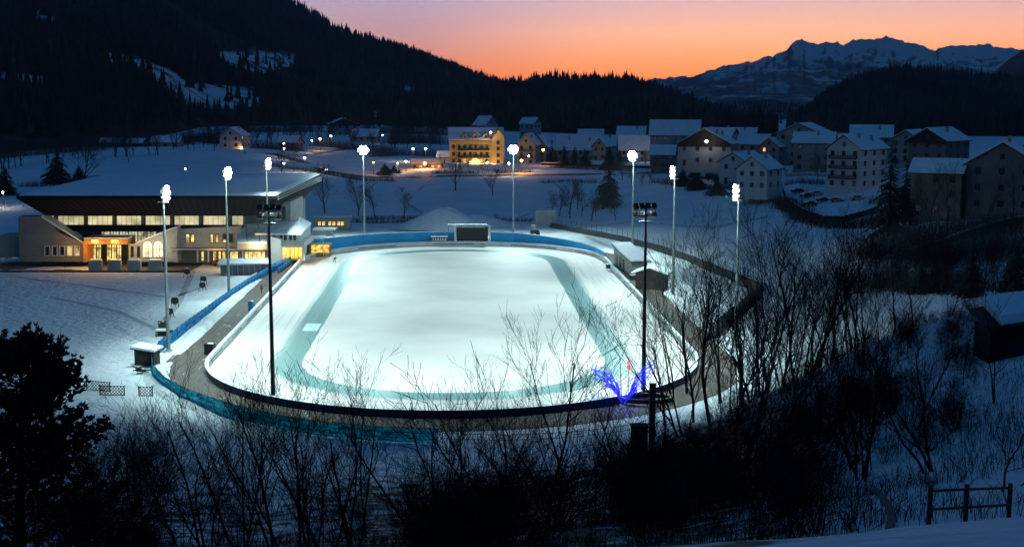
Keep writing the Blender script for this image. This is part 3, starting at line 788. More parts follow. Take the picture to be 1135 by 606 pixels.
# yellow hotel
p = atd(528, 183, 600); s = 600 / 1443.
ht = thing('hotel', 'yellow lit hotel with dormers and dark wooden balconies', 'hotel', tuple(p), R(3))
W = 24.5; D = 15; HE = 11.8; HR = 16.6
q = MB(); q.extrude([(-W / 2, 0, -3), (-W / 2, 0, HE), (-W / 2, D / 2, HR), (-W / 2, D, HE), (-W / 2, D, -3)], (W, 0, 0)); obj('wall', q, OCHRE, ht)
q = MB(); sn = MB()
sl = (HR - HE) / (D / 2)
for sg in (0, 1):
    y0 = -.9 if sg == 0 else D + .9; z0 = HE - sl * .9
    q.extrude([(-W / 2 - .8, y0, z0), (-W / 2 - .8, y0, z0 + .25), (-W / 2 - .8, D / 2, HR + .25), (-W / 2 - .8, D / 2, HR)], (W + 1.6, 0, 0))
    sn.extrude([(-W / 2 - .7, y0, z0 + .253), (-W / 2 - .7, y0, z0 + .5), (-W / 2 - .7, D / 2, HR + .55), (-W / 2 - .7, D / 2, HR + .253)], (W + 1.4, 0, 0))
hr_ = obj('roof', q, ROOFU, ht); obj('snow', sn, SNOW, hr_)
for x in (-5.2, -.4, 4.4):                    # dormers
    q = MB(); q.extrude([(x - 1.5, .15, HE - .6), (x + 1.5, .15, HE - .6), (x + 1.5, .15, HE + 1.4), (x, .15, HE + 3.0), (x - 1.5, .15, HE + 1.4)], (0, 5.2, 0)); do = obj('dormer', q, OCHRE, ht)
    q = MB()
    for sg in (-1, 1): q.extrude([(x, -.4, HE + 3.02), (x, -.4, HE + 3.3), (x + sg * 2.1, -.4, HE + 1.05), (x + sg * 2.1, -.4, HE + .8)], (0, 6, 0))
    obj('dormer_roof', q, ROOFU, do); window(do, (x, .15, HE + .7), 0, 1.1, 1.5)
q = MB(); q.extrude([(W / 2 - 5.2, -2.2, -3), (W / 2 + .6, -2.2, -3), (W / 2 + .6, -2.2, HE + 1.2), (W / 2 - 2.3, -2.2, HE + 4.6), (W / 2 - 5.2, -2.2, HE + 1.2)], (0, 9, 0)); to = obj('gable_tower', q, OCHRE, ht)
q = MB()
for sg in (-1, 1): q.extrude([(W / 2 - 2.3, -3, HE + 4.62), (W / 2 - 2.3, -3, HE + 5.0), (W / 2 - 2.3 + sg * 3.7, -3, HE + .55), (W / 2 - 2.3 + sg * 3.7, -3, HE + .2)], (0, 10, 0))
obj('tower_roof', q, ROOFU, to)
for z in (1.6, 4.6, 7.6, 10.4): window(to, (W / 2 - 2.3, -2.2, z), 0, 1.2, 1.5)
for f, z in enumerate((1.9, 5.1, 8.5)):
    for c in range(7): window(ht, (-W / 2 + 1.8 + c * 2.55, 0, z), 0, 1.1, 1.6, lit='warm' if (f == 0 and c in (2, 5)) else None)
for z in (3.4, 6.8):
    q = MB(); q.box((-1.2, -.65, z), (14.5, 1.3, .16)); bo = obj('balcony', q, DARKWOOD, ht); r_ = MB(); r_.box((-1.2, -1.26, z + .55), (14.5, .07, .95))
    obj('railing', r_, DARKWOOD, bo)
for z in (1.9, 5.1, 8.5):
    for y in (4, 10): window(ht, (W / 2, y, z), PI / 2, 1.1, 1.6)
house('beige gabled wing building right of the yellow hotel', 583, 183, 600, 8.5, 13, 9.5, 14, R(-14), BEIGE, 3, 2, 3, chim=((.4, .3),), balcony=2, door=False)
house('dim gabled house at the right of the hotel wing', 597, 182, 612, 7, 12, 8.5, 13.2, R(-10), PINKW, 3, 2, 3, chim=())
house('low cream annex with dark roof left of the yellow hotel', 497, 184, 606, 6, 9, 4.5, 6.5, R(80), OCHRE, 1, 1, 2, chim=())

# ------------------------------------------------------------------ arena
def prism(px_pts, Y0, depth):                # facade outline at distance Y0, real thickness behind it
    return [atd(x, y, Y0) for x, y in px_pts], (0, depth, 0)
ar = thing('arena', 'long sports arena with broad snowy roof, dark overhanging fascia and lit glazing', 'arena', tuple(at(150, 289)))
A0 = Vector(ar.location)
def apart(name, pts, Y0, depth, m, parent=None, extra=None):
    P, o = prism(pts, Y0, depth); q = MB(); q.extrude([p - A0 for p in P], o)
    return obj(name, q, m, parent or ar)
# roof slab and its snow
zf = atd(160, 217, 285).z; xl = atd(18, 217, 285).x; xr = atd(308, 217, 285).x; yb_ = 350.
q = MB(); V = [Vector((xl, 285, zf)), Vector((xr, 285, zf)), Vector((xr, yb_, zf + .9)), Vector((xl, yb_, zf + .9))]
q.extrude([p - A0 for p in V], (0, 0, -.7)); rf = obj('roof', q, DARKCLAD, ar)
nx_, ny_ = 60, 40; V = []; Fc = []
for j in range(ny_ + 1):
    for i in range(nx_ + 1):
        x = xl + .25 + (xr - xl - .5) * i / nx_; y = 285.25 + (yb_ - 285.5) * j / ny_
        e = min(1, min(i, nx_ - i, j, ny_ - j) / 1.0)
        V.append((x - A0.x, y - A0.y, zf + .9 * j / ny_ + .003 + e * (.45 + .12 * mnoise.noise((x * .12, y * .12, 9)))))
for j in range(ny_):
    for i in range(nx_):
        a = j * (nx_ + 1) + i; Fc.append((a, a + 1, a + nx_ + 2, a + nx_ + 1))
q = MB(); q.add(V, Fc); obj('snow', q, SNOW, rf, smooth=True)
q = MB()
for k in range(3): q.box((xr - A0.x + .12, 285 + 32 - A0.y, zf - .15 - k * .5 + .45), (.2, 65, .18))
obj('gutter', q, STEEL, rf)
# inward sloping fascia below the eave
zb = atd(160, 238.5, 293.5).z; bl = atd(50, 238, 293.5).x; br_ = atd(300, 238, 293.5).x
q = MB(); T = [Vector((xl + .1, 285.1, zf - .702)), Vector((xr - .1, 285.1, zf - .702)), Vector((xr - .1, yb_ - 2, zf - .702)), Vector((xl + .1, yb_ - 2, zf - .702))]
B = [Vector((bl, 293.5, zb)), Vector((br_, 293.5, zb)), Vector((br_, yb_ - 10, zb)), Vector((bl, yb_ - 10, zb))]
q.add([p - A0 for p in T + B], [(0, 1, 2, 3), (7, 6, 5, 4), (0, 4, 5, 1), (1, 5, 6, 2), (2, 6, 7, 3), (3, 7, 4, 0)])
obj('fascia', q, DARKCLAD, ar)
q = MB()
for k in range(1, 40):
    t = k / 40; q.bar(T[0].lerp(T[1], t) - A0 + Vector((0, -.03, -.05)), B[0].lerp(B[1], t) - A0 + Vector((0, -.03, .05)), .07)
obj('fascia_seams', q, BLACK, ar)
# body behind the glazing
apart('body', [(46, 239), (300, 239), (300, 292), (46, 292)], 297, 50, mat('body panel', (.09, .09, .10), .8, .25, .4), None)
# upper band of windows
LITW = glow('hall light', (.98, .86, .48), .85, .35, .45)
LITW2 = glow('foyer light', (.95, .90, .60), .70, .9, .1)
WARM = glow('amber light', (1.0, .55, .08), 1.7, .7, .2)
WARMY = glow('yellow light', (1.0, .72, .22), 1.6, .8, .15)
for (x0, x1) in [(48, 60), (64, 93.5), (97, 125), (129, 157), (161, 189), (193, 221), (225, 253), (257, 270)]:
    o = apart('window', [(x0, 238.8), (x1, 238.8), (x1, 249.5), (x0, 249.5)], 296.6, .35, LITW)
    q = MB(); n_ = max(2, int((x1 - x0) / 5.5))
    for k in range(n_ + 1):
        a = atd(x0 + (x1 - x0) * k / n_, 238.8, 296.52) - A0; b = atd(x0 + (x1 - x0) * k / n_, 249.5, 296.52) - A0; q.bar(a, b, .06 if 0 < k < n_ else .2)
    for yy in (239.0, 249.4): q.bar(atd(x0, yy, 296.5) - A0, atd(x1, yy, 296.5) - A0, .14)
    obj('mullion', q, DARKCLAD, o)
apart('spandrel', [(50, 250), (270, 250), (270, 256), (50, 256)], 295.2, 1.7, DARKCLAD)
# lower foyer glazing
for k in range(8):
    x0 = 92 + k * 10.2; x1 = x0 + 9.4
    o = apart('foyer_window', [(x0, 256.5), (x1, 256.5), (x1, 268), (x0, 268)], 296.3, .3, LITW2 if k not in (0, 1) else GLASS)
    q = MB()
    for t in (0, .33, .66, 1): q.bar(atd(x0 + (x1 - x0) * t, 256.5, 296.2) - A0, atd(x0 + (x1 - x0) * t, 268, 296.2) - A0, .1)
    for yy in (256.5, 261.5, 268): q.bar(atd(x0, yy, 296.2) - A0, atd(x1, yy, 296.2) - A0, .1)
    obj('mullion', q, DARKCLAD, o)
# left stair wing with its slanting parapet
apart('stair_wing', [(20, 240), (46, 240), (58, 248), (64, 257), (92, 269.5), (92, 290), (22, 290)], 292, 3.8, mat('pale concrete', (.20, .195, .18), .85, .15, .4, .2, 5))
apart('parapet', [(45.6, 239), (59, 247), (92.5, 268.5), (92.5, 270), (58, 248.6), (45.6, 240.6)], 291.6, 4.3, SNOW)
apart('left_block', [(-6, 262), (23, 262), (23, 285), (-6, 285)], 296, 9, BEIGE)
for k in range(5):
    x0 = 49.5 + k * 8.3
    o = apart('wing_window', [(x0, 273), (x0 + 5.6, 273), (x0 + 5.6, 283), (x0, 283)], 291.8, .1, glow('wing light', (1, .72, .26), .9, .5, .02) if k > 2 else GLASS)
    q = MB()
    for xx in (x0, x0 + 5.6): q.bar(atd(xx, 272.6, 291.7) - A0, atd(xx, 283.4, 291.7) - A0, .16)
    for yy in (272.8, 283.3): q.bar(atd(x0, yy, 291.7) - A0, atd(x0 + 5.6, yy, 291.7) - A0, .16)
    obj('frame', q, FRAMEW, o)
# entrance: glazed doors under a canopy
apart('entrance_side', [(92.2, 268), (95.5, 268), (95.5, 290.5), (92.2, 290.5)], 290, 7, mat('orange plaster', (.5, .2, .06), .7, .2, .6))
cn = apart('canopy', [(93, 264.6), (141, 264.6), (141, 270.5), (93, 270.5)], 289.5, 6.5, mat('canopy boards', (.42, .22, .08), .7, .3, .6))
apart('snow', [(93, 263.6), (141, 263.6), (141, 264.5), (93, 264.5)], 289.5, 6.5, SNOW, cn)
apart('sign_light', [(101, 265.8), (109, 265.8), (109, 269), (101, 269)], 289.2, .2, glow('canopy lamp', (1, .5, .08), 3.0, .5, .3), cn)
apart('sign_light', [(123, 265.8), (131, 265.8), (131, 269), (123, 269)], 289.2, .2, glow('canopy lamp', (1, .5, .08), 3.0, .5, .3), cn)
for k in range(8):
    x0 = 96 + k * 5.6
    o = apart('entrance_door', [(x0, 271), (x0 + 5, 271), (x0 + 5, 289.5), (x0, 289.5)], 295, .2, WARMY if k not in (3, 7) else GLASS)
    q = MB()
    for t in (0, .5, 1): q.bar(atd(x0 + 5 * t, 271, 294.9) - A0, atd(x0 + 5 * t, 289.5, 294.9) - A0, .12)
    for yy in (271, 275, 289.5): q.bar(atd(x0, yy, 294.9) - A0, atd(x0 + 5, yy, 294.9) - A0, .12)
    obj('frame', q, DSTEEL, o)
# arched block
apart('arch_block', [(142.5, 270), (150, 270), (172, 261), (188, 254.5), (196, 252), (196, 290), (142.5, 290)], 291.5, 5, CONC)
apart('parapet', [(150, 269), (172, 260), (188, 253.5), (196, 251), (196, 252), (188, 254.6), (172, 261.2), (150, 270.2)], 291.2, 5.4, SNOW)
def arch(x0, x1, y0, y1):
    n_ = 8; pts = [(x0, y1), (x1, y1)]; r = (x1 - x0) / 2; cx = (x0 + x1) / 2
    for k in range(n_ + 1): t = PI * k / n_; pts.append((cx + r * math.cos(t), y0 + r - r * math.sin(t)))
    return pts
for x0 in (158.5, 170.5):
    o = apart('arched_window', arch(x0, x0 + 9.5, 267.5, 285), 291.3, .12, glow('arch light', (1, .82, .5), 2.2, .5, .35))
    q = MB()
    for t in (.33, .66): q.bar(atd(x0 + 9.5 * t, 270, 291.2) - A0, atd(x0 + 9.5 * t, 285, 291.2) - A0, .08)
    for yy in (276, 285): q.bar(atd(x0, yy, 291.2) - A0, atd(x0 + 9.5, yy, 291.2) - A0, .08)
    obj('mullion', q, DARKWOOD, o)
for x0 in (145, 152): apart('narrow_window', [(x0, 273), (x0 + 3, 273), (x0 + 3, 285), (x0, 285)], 291.4, .08, GLASS)
# grey middle block
mbk = apart('middle_block', [(188, 254.6), (262, 251), (266, 251), (266, 276), (188, 276)], 293, 4.0, GREYW)
apart('upper_slab', [(186, 275.6), (300, 275.6), (300, 277.4), (186, 277.4)], 290, 7, CONC)
for (x0, x1, l) in [(206, 210, 1), (211.5, 215.5, 1), (233, 236.5, 1), (239, 242.5, 1), (247, 251, 0), (254, 258, 0)]:
    o = apart('window', [(x0, 259.5), (x1, 259.5), (x1, 268.5), (x0, 268.5)], 292.9, .08, WARMY if l else GLASS)
    q = MB()
    for xx in (x0, x1): q.bar(atd(xx, 259.2, 292.8) - A0, atd(xx, 268.8, 292.8) - A0, .14)
    for yy in (259.4, 268.6): q.bar(atd(x0, yy, 292.8) - A0, atd(x1, yy, 292.8) - A0, .14)
    obj('frame', q, FRAMEM, o)
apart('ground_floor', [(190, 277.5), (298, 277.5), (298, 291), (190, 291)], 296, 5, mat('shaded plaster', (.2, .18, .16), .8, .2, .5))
for (x0, x1, mm) in [(223, 226, WARMY), (236, 240, WARMY), (242, 245, WARMY), (246.5, 250, WARM), (255, 264, WARMY), (271, 294, WARMY)]:
    o = apart('shop_window', [(x0, 279), (x1, 279), (x1, 288.5 if x1 < 252 else 286.5), (x0, 288.5 if x1 < 252 else 286.5)], 295.9, .08, mm)
    q = MB(); n_ = max(1, int((x1 - x0) / 4))
    for k in range(n_ + 1): q.bar(atd(x0 + (x1 - x0) * k / n_, 279, 295.8) - A0, atd(x0 + (x1 - x0) * k / n_, 288.5 if x1 < 252 else 286.5, 295.8) - A0, .1)
    obj('mullion', q, FRAMEM, o)
for xx in (195, 218, 230, 252, 268): apart('pillar', [(xx, 277.5), (xx + 1.6, 277.5), (xx + 1.6, 291), (xx, 291)], 290.3, .35, CONC)
# white lean-to roof sweeping down to the right
def quad_roof(name, c, t, m, parent=None):
    q = MB(); q.extrude([p - A0 for p in c], (0, 0, -t)); return obj(name, q, m, parent or ar)
lr = quad_roof('lean_to_roof', [atd(263, 268, 289), atd(300, 268.5, 289), atd(296, 241.5, 299.5), atd(262, 243, 299.5)], .35, SNOW)
apart('lean_to_wall', [(263, 270), (300, 270), (300, 276), (263, 276)], 289.6, 6, WHITEW)
q = MB()
for t in (.3, .68): q.bar(Vector(atd(263 + 37 * t, 268.2, 289)) - A0 + Vector((0, -.02, .06)), Vector(atd(262 + 34 * t, 242.4, 299.5)) - A0 + Vector((0, -.02, .06)), .16)
obj('roof_seam', q, STEEL, lr)
# right annex
an = apart('annex', [(286, 257), (332, 257), (332, 268), (286, 268)], 292, 16, WHITEW)
quad_roof('annex_roof', [atd(283, 258.5, 290), atd(334, 258.5, 290), atd(330, 245, 302), atd(286, 246, 302)], .4, SNOW, an)
quad_roof('annex_end_roof', [atd(334, 258.5, 290) + Vector((.02, 0, 0)), atd(345, 247, 306), atd(332, 240, 309), atd(330, 245, 302)], .4, SNOW, an)
for x0 in (286.5, 297, 309.5, 320):
    o = apart('annex_window', [(x0, 259.3), (x0 + 8.8, 259.3), (x0 + 8.8, 266.3), (x0, 266.3)], 291.9, .08, GLASS, an)
    q = MB()
    for t in (0, .5, 1): q.bar(atd(x0 + 8.8 * t, 259, 291.8) - A0, atd(x0 + 8.8 * t, 266.5, 291.8) - A0, .12)
    obj('frame', q, FRAMEW, o)
apart('annex_base', [(298, 262), (311, 266), (311, 293), (298, 293)], 289, 10, WHITEW)
apart('annex_lower', [(311, 268.2), (337, 268.2), (337, 274), (311, 274)], 292, 14, WHITEW)
apart('amber_hall', [(314, 274), (336, 274), (336, 288), (314, 288)], 297, 4, mat('amber plaster', (.5, .35, .15), .8, .2, .6))
o = apart('amber_window', [(317, 274.6), (335, 274.6), (335, 286), (317, 286)], 296.8, .1, WARM)
q = MB()
for k in range(5): q.bar(atd(317 + 18 * k / 4, 274.6, 296.7) - A0, atd(317 + 18 * k / 4, 286, 296.7) - A0, .12)
obj('mullion', q, FRAMEM, o)
apart('corner_post', [(335.5, 268), (338, 268), (338, 289), (335.5, 289)], 292.5, .6, WHITEW)
# upper link under the eave
lk = apart('link_block', [(286, 226), (322, 224), (322, 247), (286, 247)], 302, 18, mat('link panels', (.26, .28, .28), .7, .3, .5))
for k, x0 in enumerate((288, 295, 303, 311)): apart('link_window', [(x0, 229), (x0 + 5.5, 229), (x0 + 5.5, 244), (x0, 244)], 301.9, .08, [GLASS, mat('blue panel', (.06, .22, .28), .5, .2, 1), FRAMEW, GLASS][k], lk)

# amber ticket kiosk at the corner of the ice, with a blue and white canopy
kp = at(354, 285)
kk = thing('ticket_kiosk', 'amber lit open kiosk at the corner of the ice below the blue wall', 'kiosk', tuple(kp))
q = MB()
for x in (-2.5, 2.5):
    for y in (0, 2.4): q.box((x, y, 1.5), (.16, .16, 3.0))
q.box((0, 2.45, 1.5), (5.0, .1, 2.9)); obj('frame', q, mat('kiosk wood', (.22, .12, .05), .8, .3, 2), kk)
q = MB(); q.box((0, 1.2, 3.12), (5.6, 3.2, .2)); obj('roof', q, mat('kiosk roof', (.3, .24, .16), .8, .3, 2), kk)
q = MB(); q.box((0, -.02, .55), (4.8, .1, 1.0)); obj('counter', q, mat('kiosk counter', (.3, .2, .1), .8, .3, 2), kk)
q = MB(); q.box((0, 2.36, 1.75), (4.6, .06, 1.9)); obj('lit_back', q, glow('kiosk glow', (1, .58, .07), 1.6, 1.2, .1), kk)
cp0 = at(343, 285)
cc = thing('canopy', 'blue edged white canopy between the annex and the amber kiosk', 'canopy', (cp0.x, cp0.y + 1, 0))
q = MB(); q.extrude([(-2.2, -1.5, 4.1), (3.6, -1.5, 4.5), (3.6, 2, 4.8), (-2.2, 2, 4.5)], (0, 0, .25)); obj('snow_roof', q, SNOW, cc)
q = MB(); q.extrude([(-2.2, -1.56, 3.3), (3.6, -1.56, 4.05), (3.6, -1.56, 4.6), (-2.2, -1.56, 4.2)], (0, .055, 0)); obj('valance', q, BLUE, cc)
for x in (-2, 3.4):
    q = MB(); q.box((x, -1.3, 2.1), (.14, .14, 4.2)); obj('post', q, FRAMEW, cc)

# long low hut with lit windows beyond the far left bend
p = at(368, 254.5)
lh = thing('barrack_hut', 'long beige hut with a row of amber windows beyond the kiosk', 'hut', tuple(p))
q = MB(); q.box((0, 1.8, 1.7), (10.4, 3.6, 3.4)); obj('wall', q, BEIGE, lh)
q = MB(); q.box((0, 1.8, 3.52), (10.8, 4.0, .2)); r_ = obj('roof', q, CONC, lh)
q = MB(); q.box((0, 1.8, 3.73), (10.7, 3.9, .2)); obj('snow', q, SNOW, r_)
for x in (-3.6, -2.4, -.6, .6, 2.0, 3.0): window(lh, (x, 0, 1.8), 0, .8, 1.1, 'warm')
lt = thing('snowy_lean_to', 'snow covered flat shed roof in front of the long beige hut', 'shed', tuple(at(357, 261)))
q = MB(); q.box((0, 1.2, .7), (5.4, 2.2, 1.4)); obj('wall', q, CONC, lt)
q = MB(); q.extrude([(-2.6, -.2, 1.42), (3.4, -.2, 1.42), (3.9, 2.8, 1.7), (-2.6, 2.8, 1.7)], (0, 0, .35)); obj('snow_roof', q, SNOW, lt)

# white container and dark machine behind the blue wall
p = at(605, 251.5)
ct = thing('container', 'pale white site container behind the right blue wall', 'container', tuple(p))
q = MB(); q.box((0, 1.2, 2.35), (6.2, 2.4, 4.5)); obj('body', q, mat('container paint', (.55, .55, .50), .6, .2, .6, .1, 3), ct)
q = MB(); q.box((0, 1.2, 4.72), (6.3, 2.5, .22)); obj('snow', q, SNOW, ct)
q = MB()
for k in range(14): q.box((-2.9 + k * .446, -.03, 2.35), (.1, .06, 4.2))
q.box((-.1, -.05, 2.9), (.5, .08, .7)); obj('ribs', q, mat('container rib', (.42, .42, .38), .6, .2, 1), ct)
p = at(592.5, 260.5)
dm_ = thing('loader', 'small dark loader with pale cab beside the white container', 'machine', tuple(p))
q = MB(); q.box((0, 0, .9), (2.4, 1.6, 1.0)); q.box((1.0, -.1, .5), (.9, 1.7, .8)); obj('body', q, BLACK, dm_)
q = MB(); q.box((-.25, 0, 2.1), (1.2, 1.3, 1.4)); obj('cab', q, mat('cab glass', (.3, .33, .32), .4, .2, 2), dm_)
q = MB(); q.bar((-1, 0, 1.2), (-1.1, 0, 3.6), .12); q.bar((-1.1, 0, 3.6), (-.8, 0, 4.6), .1); obj('arm', q, DSTEEL, dm_)
for x in (-.8, .8):
    for y in (-.8, .8): q = MB(); q.cyl((x, y - .15, .45), (x, y + .15, .45), .45, None, 12); obj('wheel', q, BLACK, dm_)

# heap of cleared snow
def heap(name, label, px, py, w, d, hh, seed):
    p = at(px, py); q = MB(); n_, m_ = 26, 12; V = []; Fc = []
    for j in range(m_ + 1):
        for i in range(n_):
            a = 2 * PI * i / n_; t = j / m_
            z = hh * (.5 + .5 * math.cos(PI * min(1, t))) ** .85 * (1 + .12 * mnoise.noise((math.cos(a) * 2, math.sin(a) * 2, t * 3 + seed)))
            rr = t + .05 * mnoise.noise((math.cos(a) * 3, math.sin(a) * 3, seed))
            V.append((math.cos(a) * w * rr + .5 * (1 - t) * math.sin(seed), math.sin(a) * d * rr, z - .05))
    for j in range(m_):
        for i in range(n_): Fc.append((j * n_ + i, (j + 1) * n_ + i, (j + 1) * n_ + (i + 1) % n_, j * n_ + (i + 1) % n_))
    q.add(V, Fc); o = obj(name, q, SNOW, None, tuple(p), 0, True); tag(o, label, 'snow heap'); return o
heap('snow_heap', 'tall rounded heap of cleared snow behind the left blue wall', 490, 252, 16, 9, 5.6, 2)
heap('snow_heap', 'low spreading heap of snow right behind the tall rounded heap', 526, 250, 15, 7, 3.2, 5)

# grey shed with slanting snow roof and dark kiosk right of the ice
p = at(680, 296); p2 = at(708, 309)
ax = math.atan2(p2.y - p.y, p2.x - p.x)
gs = thing('timing_hut', 'grey hut with curved sloping snow roof beside the right straight', 'hut', tuple(p), ax)
L_ = (p2 - p).length * .72
def prof(x): return 4.9 - 2.0 * (x / L_) + .55 * (x / L_ - .5) ** 2
q = MB(); out = [(0, 0)] + [(L_, 0)] + [(L_ * (1 - k / 8), prof(L_ * (1 - k / 8))) for k in range(9)]
q.extrude([(x, 0, z) for x, z in out], (0, 3.6, 0)); obj('wall', q, mat('grey boarding', (.24, .25, .24), .8, .2, .8, .2, 6), gs)
q = MB(); q.extrude([(L_ * 1.12 * k / 8 - .4, -.5, prof(L_ * 1.12 * k / 8 - .4) + .02) for k in range(9)] + [(L_ * 1.12 * (8 - k) / 8 - .4, -.5, prof(L_ * 1.12 * (8 - k) / 8 - .4) + .2) for k in range(9)], (0, 4.6, 0)); r_ = obj('roof', q, DSTEEL, gs)
q = MB(); q.extrude([(L_ * 1.1 * k / 8 - .35, -.4, prof(L_ * 1.1 * k / 8 - .35) + .204) for k in range(9)] + [(L_ * 1.1 * (8 - k) / 8 - .35, -.4, prof(L_ * 1.1 * (8 - k) / 8 - .35) + .55) for k in range(9)], (0, 4.4, 0)); obj('snow', q, SNOW, r_)
for (x, z, w_, h_) in [(L_ * .2, 1.9, 1.3, 2.4), (L_ * .4, 1.8, 1.3, 2.4), (L_ * .58, 1.5, .9, 2.4)]: window(gs, (x, 0, z), 0, w_, h_)
p = at(720, 321)
dk = thing('refreshment_kiosk', 'dark wooden kiosk with snowy gable roof next to the grey hut', 'kiosk', tuple(p), R(-18))
q = MB(); q.extrude([(-2.9, 0, 0), (2.9, 0, 0), (2.9, 0, 3.2), (0, 0, 4.2), (-2.9, 0, 3.2)], (0, 4.2, 0)); obj('wall', q, mat('dark planks', (.05, .032, .026), .8, .4, 2, .3, 10), dk)
q = MB(); s_ = MB()
for sg in (-1, 1):
    q.extrude([(0, -.7, 4.22), (0, -.7, 4.4), (sg * 3.7, -.7, 3.13), (sg * 3.7, -.7, 2.95)], (0, 5.4, 0))
    s_.extrude([(0, -.6, 4.403), (0, -.6, 4.75), (sg * 3.65, -.6, 3.48), (sg * 3.65, -.6, 3.15)], (0, 5.2, 0))
r_ = obj('roof', q, DARKWOOD, dk); obj('snow', s_, SNOW, r_)
q = MB(); q.box((-1, -.04, 1.5), (1.8, .08, 1.1)); obj('shutter', q, DARKWOOD, dk)
q = MB(); q.box((1.5, -.04, 1.0), (.9, .08, 2.0)); obj('door', q, BLACK, dk)
for (px_, py_, lab) in [(703, 309, 'snowy crate against the left corner of the dark kiosk'), (676, 297, 'low snow covered stack before the grey hut')]:
    p = at(px_, py_); o = thing('crate', lab, 'crate', tuple(p), R(20)); q = MB(); q.box((0, 0, .4), (1.6, 1.0, .8)); obj('body', q, DARKWOOD, o); q = MB(); q.box((0, 0, .92), (1.7, 1.1, .22)); obj('snow', q, SNOW, o)

# hut on the left meadow edge and the round targets beside it
p = at(160, 405)
hu = thing('wooden_hut', 'small dark wooden hut with snow roof beside the blue fence', 'hut', tuple(p), R(-12))
q = MB(); q.extrude([(-1.5, 0, 0), (1.5, 0, 0), (1.5, 0, 2.0), (-1.5, 0, 2.3)], (0, 1.9, 0)); obj('wall', q, DARKWOOD, hu)
q = MB(); q.extrude([(-1.9, -.5, 2.36), (1.9, -.5, 1.98), (1.9, 2.4, 2.1), (-1.9, 2.4, 2.5)], (0, 0, .12)); r_ = obj('roof', q, DARKWOOD, hu)
q = MB(); q.extrude([(-1.85, -.45, 2.485), (1.85, -.45, 2.105), (1.85, 2.35, 2.225), (-1.85, 2.35, 2.625)], (0, 0, .3)); obj('snow', q, SNOW, r_)
q = MB(); q.box((.3, -.03, .95), (.9, .06, 1.7)); obj('door', q, BLACK, hu)
p = at(157, 414)
dp = thing('debris_heap', 'dark heap of poles and boards at the foot of the wooden hut', 'debris', tuple(p))
q = MB(); rng = random.Random(4)
for k in range(16):
    a = rng.uniform(0, PI); l_ = rng.uniform(.5, 1.1); c = Vector((rng.uniform(-.6, .6), rng.uniform(-.4, .4), rng.uniform(.1, .8))); d_ = Vector((math.cos(a), math.sin(a) * .5, rng.uniform(-.4, .5))) * l_
    q.bar(c - d_, c + d_, .14, .1)
obj('boards', q, DARKWOOD, dp)
p = at(182, 373)
tb = thing('snowy_table', 'snow covered dark table under the lowest round target', 'table', tuple(p))
q = MB(); q.box((0, 0, .95), (2.6, 1.2, .14)); q.box((0, .5, .5), (2.4, .1, .9)); obj('tabletop', q, DARKWOOD, tb)
for x in (-1.15, 1.15):
    for y in (-.5, .5): q = MB(); q.box((x, y, .45), (.12, .12, .9)); obj('leg', q, DARKWOOD, tb)
q = MB(); q.box((-.2, 0, 1.15), (2.2, 1.25, .26)); obj('snow', q, SNOW, tb)
for (px_, py_, r, lab, sq) in [(181, 368.5, .66, 'round dark target in a square frame above the snowy table', True), (188.5, 352, .6, 'round dark target half hidden by the floodlight pole', False),
                          (194, 340.5, .7, 'large round dark target just right of the pole', False), (224.5, 322, .62, 'lower of the two stacked round dark targets on the far meadow', False),
                          (225.5, 315.5, .66, 'upper of the two stacked round dark targets on the far meadow', False), (207.5, 307, .66, 'single round dark target nearest the arena forecourt', False)]:
    p = at(px_, py_); o = thing('target', lab, 'target', tuple(p), R(8), 'round archery style targets on the meadow')
    q = MB(); zc = r + .55; q.cyl((0, -.12, zc), (0, .12, zc), r, r, 20); obj('disc', q, mat('straw disc', (.035, .033, .032), .9, .4, 3), o)
    q = MB()
    for s in (-1, 1): q.bar((s * .5, .1, zc), (s * .75, -.25, 0), .08)
    q.bar((0, .1, zc), (0, .7, 0), .08)
    if sq:
        for s in (-1, 1): q.box((s * (r + .05), 0, zc), (.1, .3, 2 * r + .2)); q.box((0, 0, zc + s * (r + .05)), (2 * r + .2, .3, .1))
    obj('stand', q, DARKWOOD, o)
    q = MB(); q.ball((0, 0, zc + r), .28, 8, 5, sc=(1.4, .7, .45)); obj('snow', q, SNOW, o)

# small snow roofed glass shelter by the blue fence
p = at(270, 305)
gl = thing('glass_shelter', 'glazed shelter with white snow roof between forecourt and blue fence', 'shelter', tuple(p), R(6))
q = MB(); q.box((0, 2, 1.15), (9.6, 4, 2.3)); obj('glazing', q, mat('dim glazing', (.07, .085, .085), .25, .35, .6), gl)
q = MB()
for k in range(9): q.box((-4.8 + 9.6 * k / 8, -.04, 1.15), (.12, .1, 2.3))
obj('mullion', q, STEEL, gl)
q = MB(); q.extrude([(-5.4, -.6, 2.35), (5.4, -.6, 2.35), (5.4, 2, 3.1), (5.4, 4.6, 2.35), (-5.4, 4.6, 2.35), (-5.4, 2, 3.1)][0:2] + [(5.2, 2, 3.15), (-5.2, 2, 3.15)], (0, .02, .3)); q.extrude([(-5.2, 2.02, 3.15), (5.2, 2.02, 3.15), (5.4, 4.6, 2.35), (-5.4, 4.6, 2.35)], (0, .02, .3)); obj('snow_roof', q, SNOW, gl)

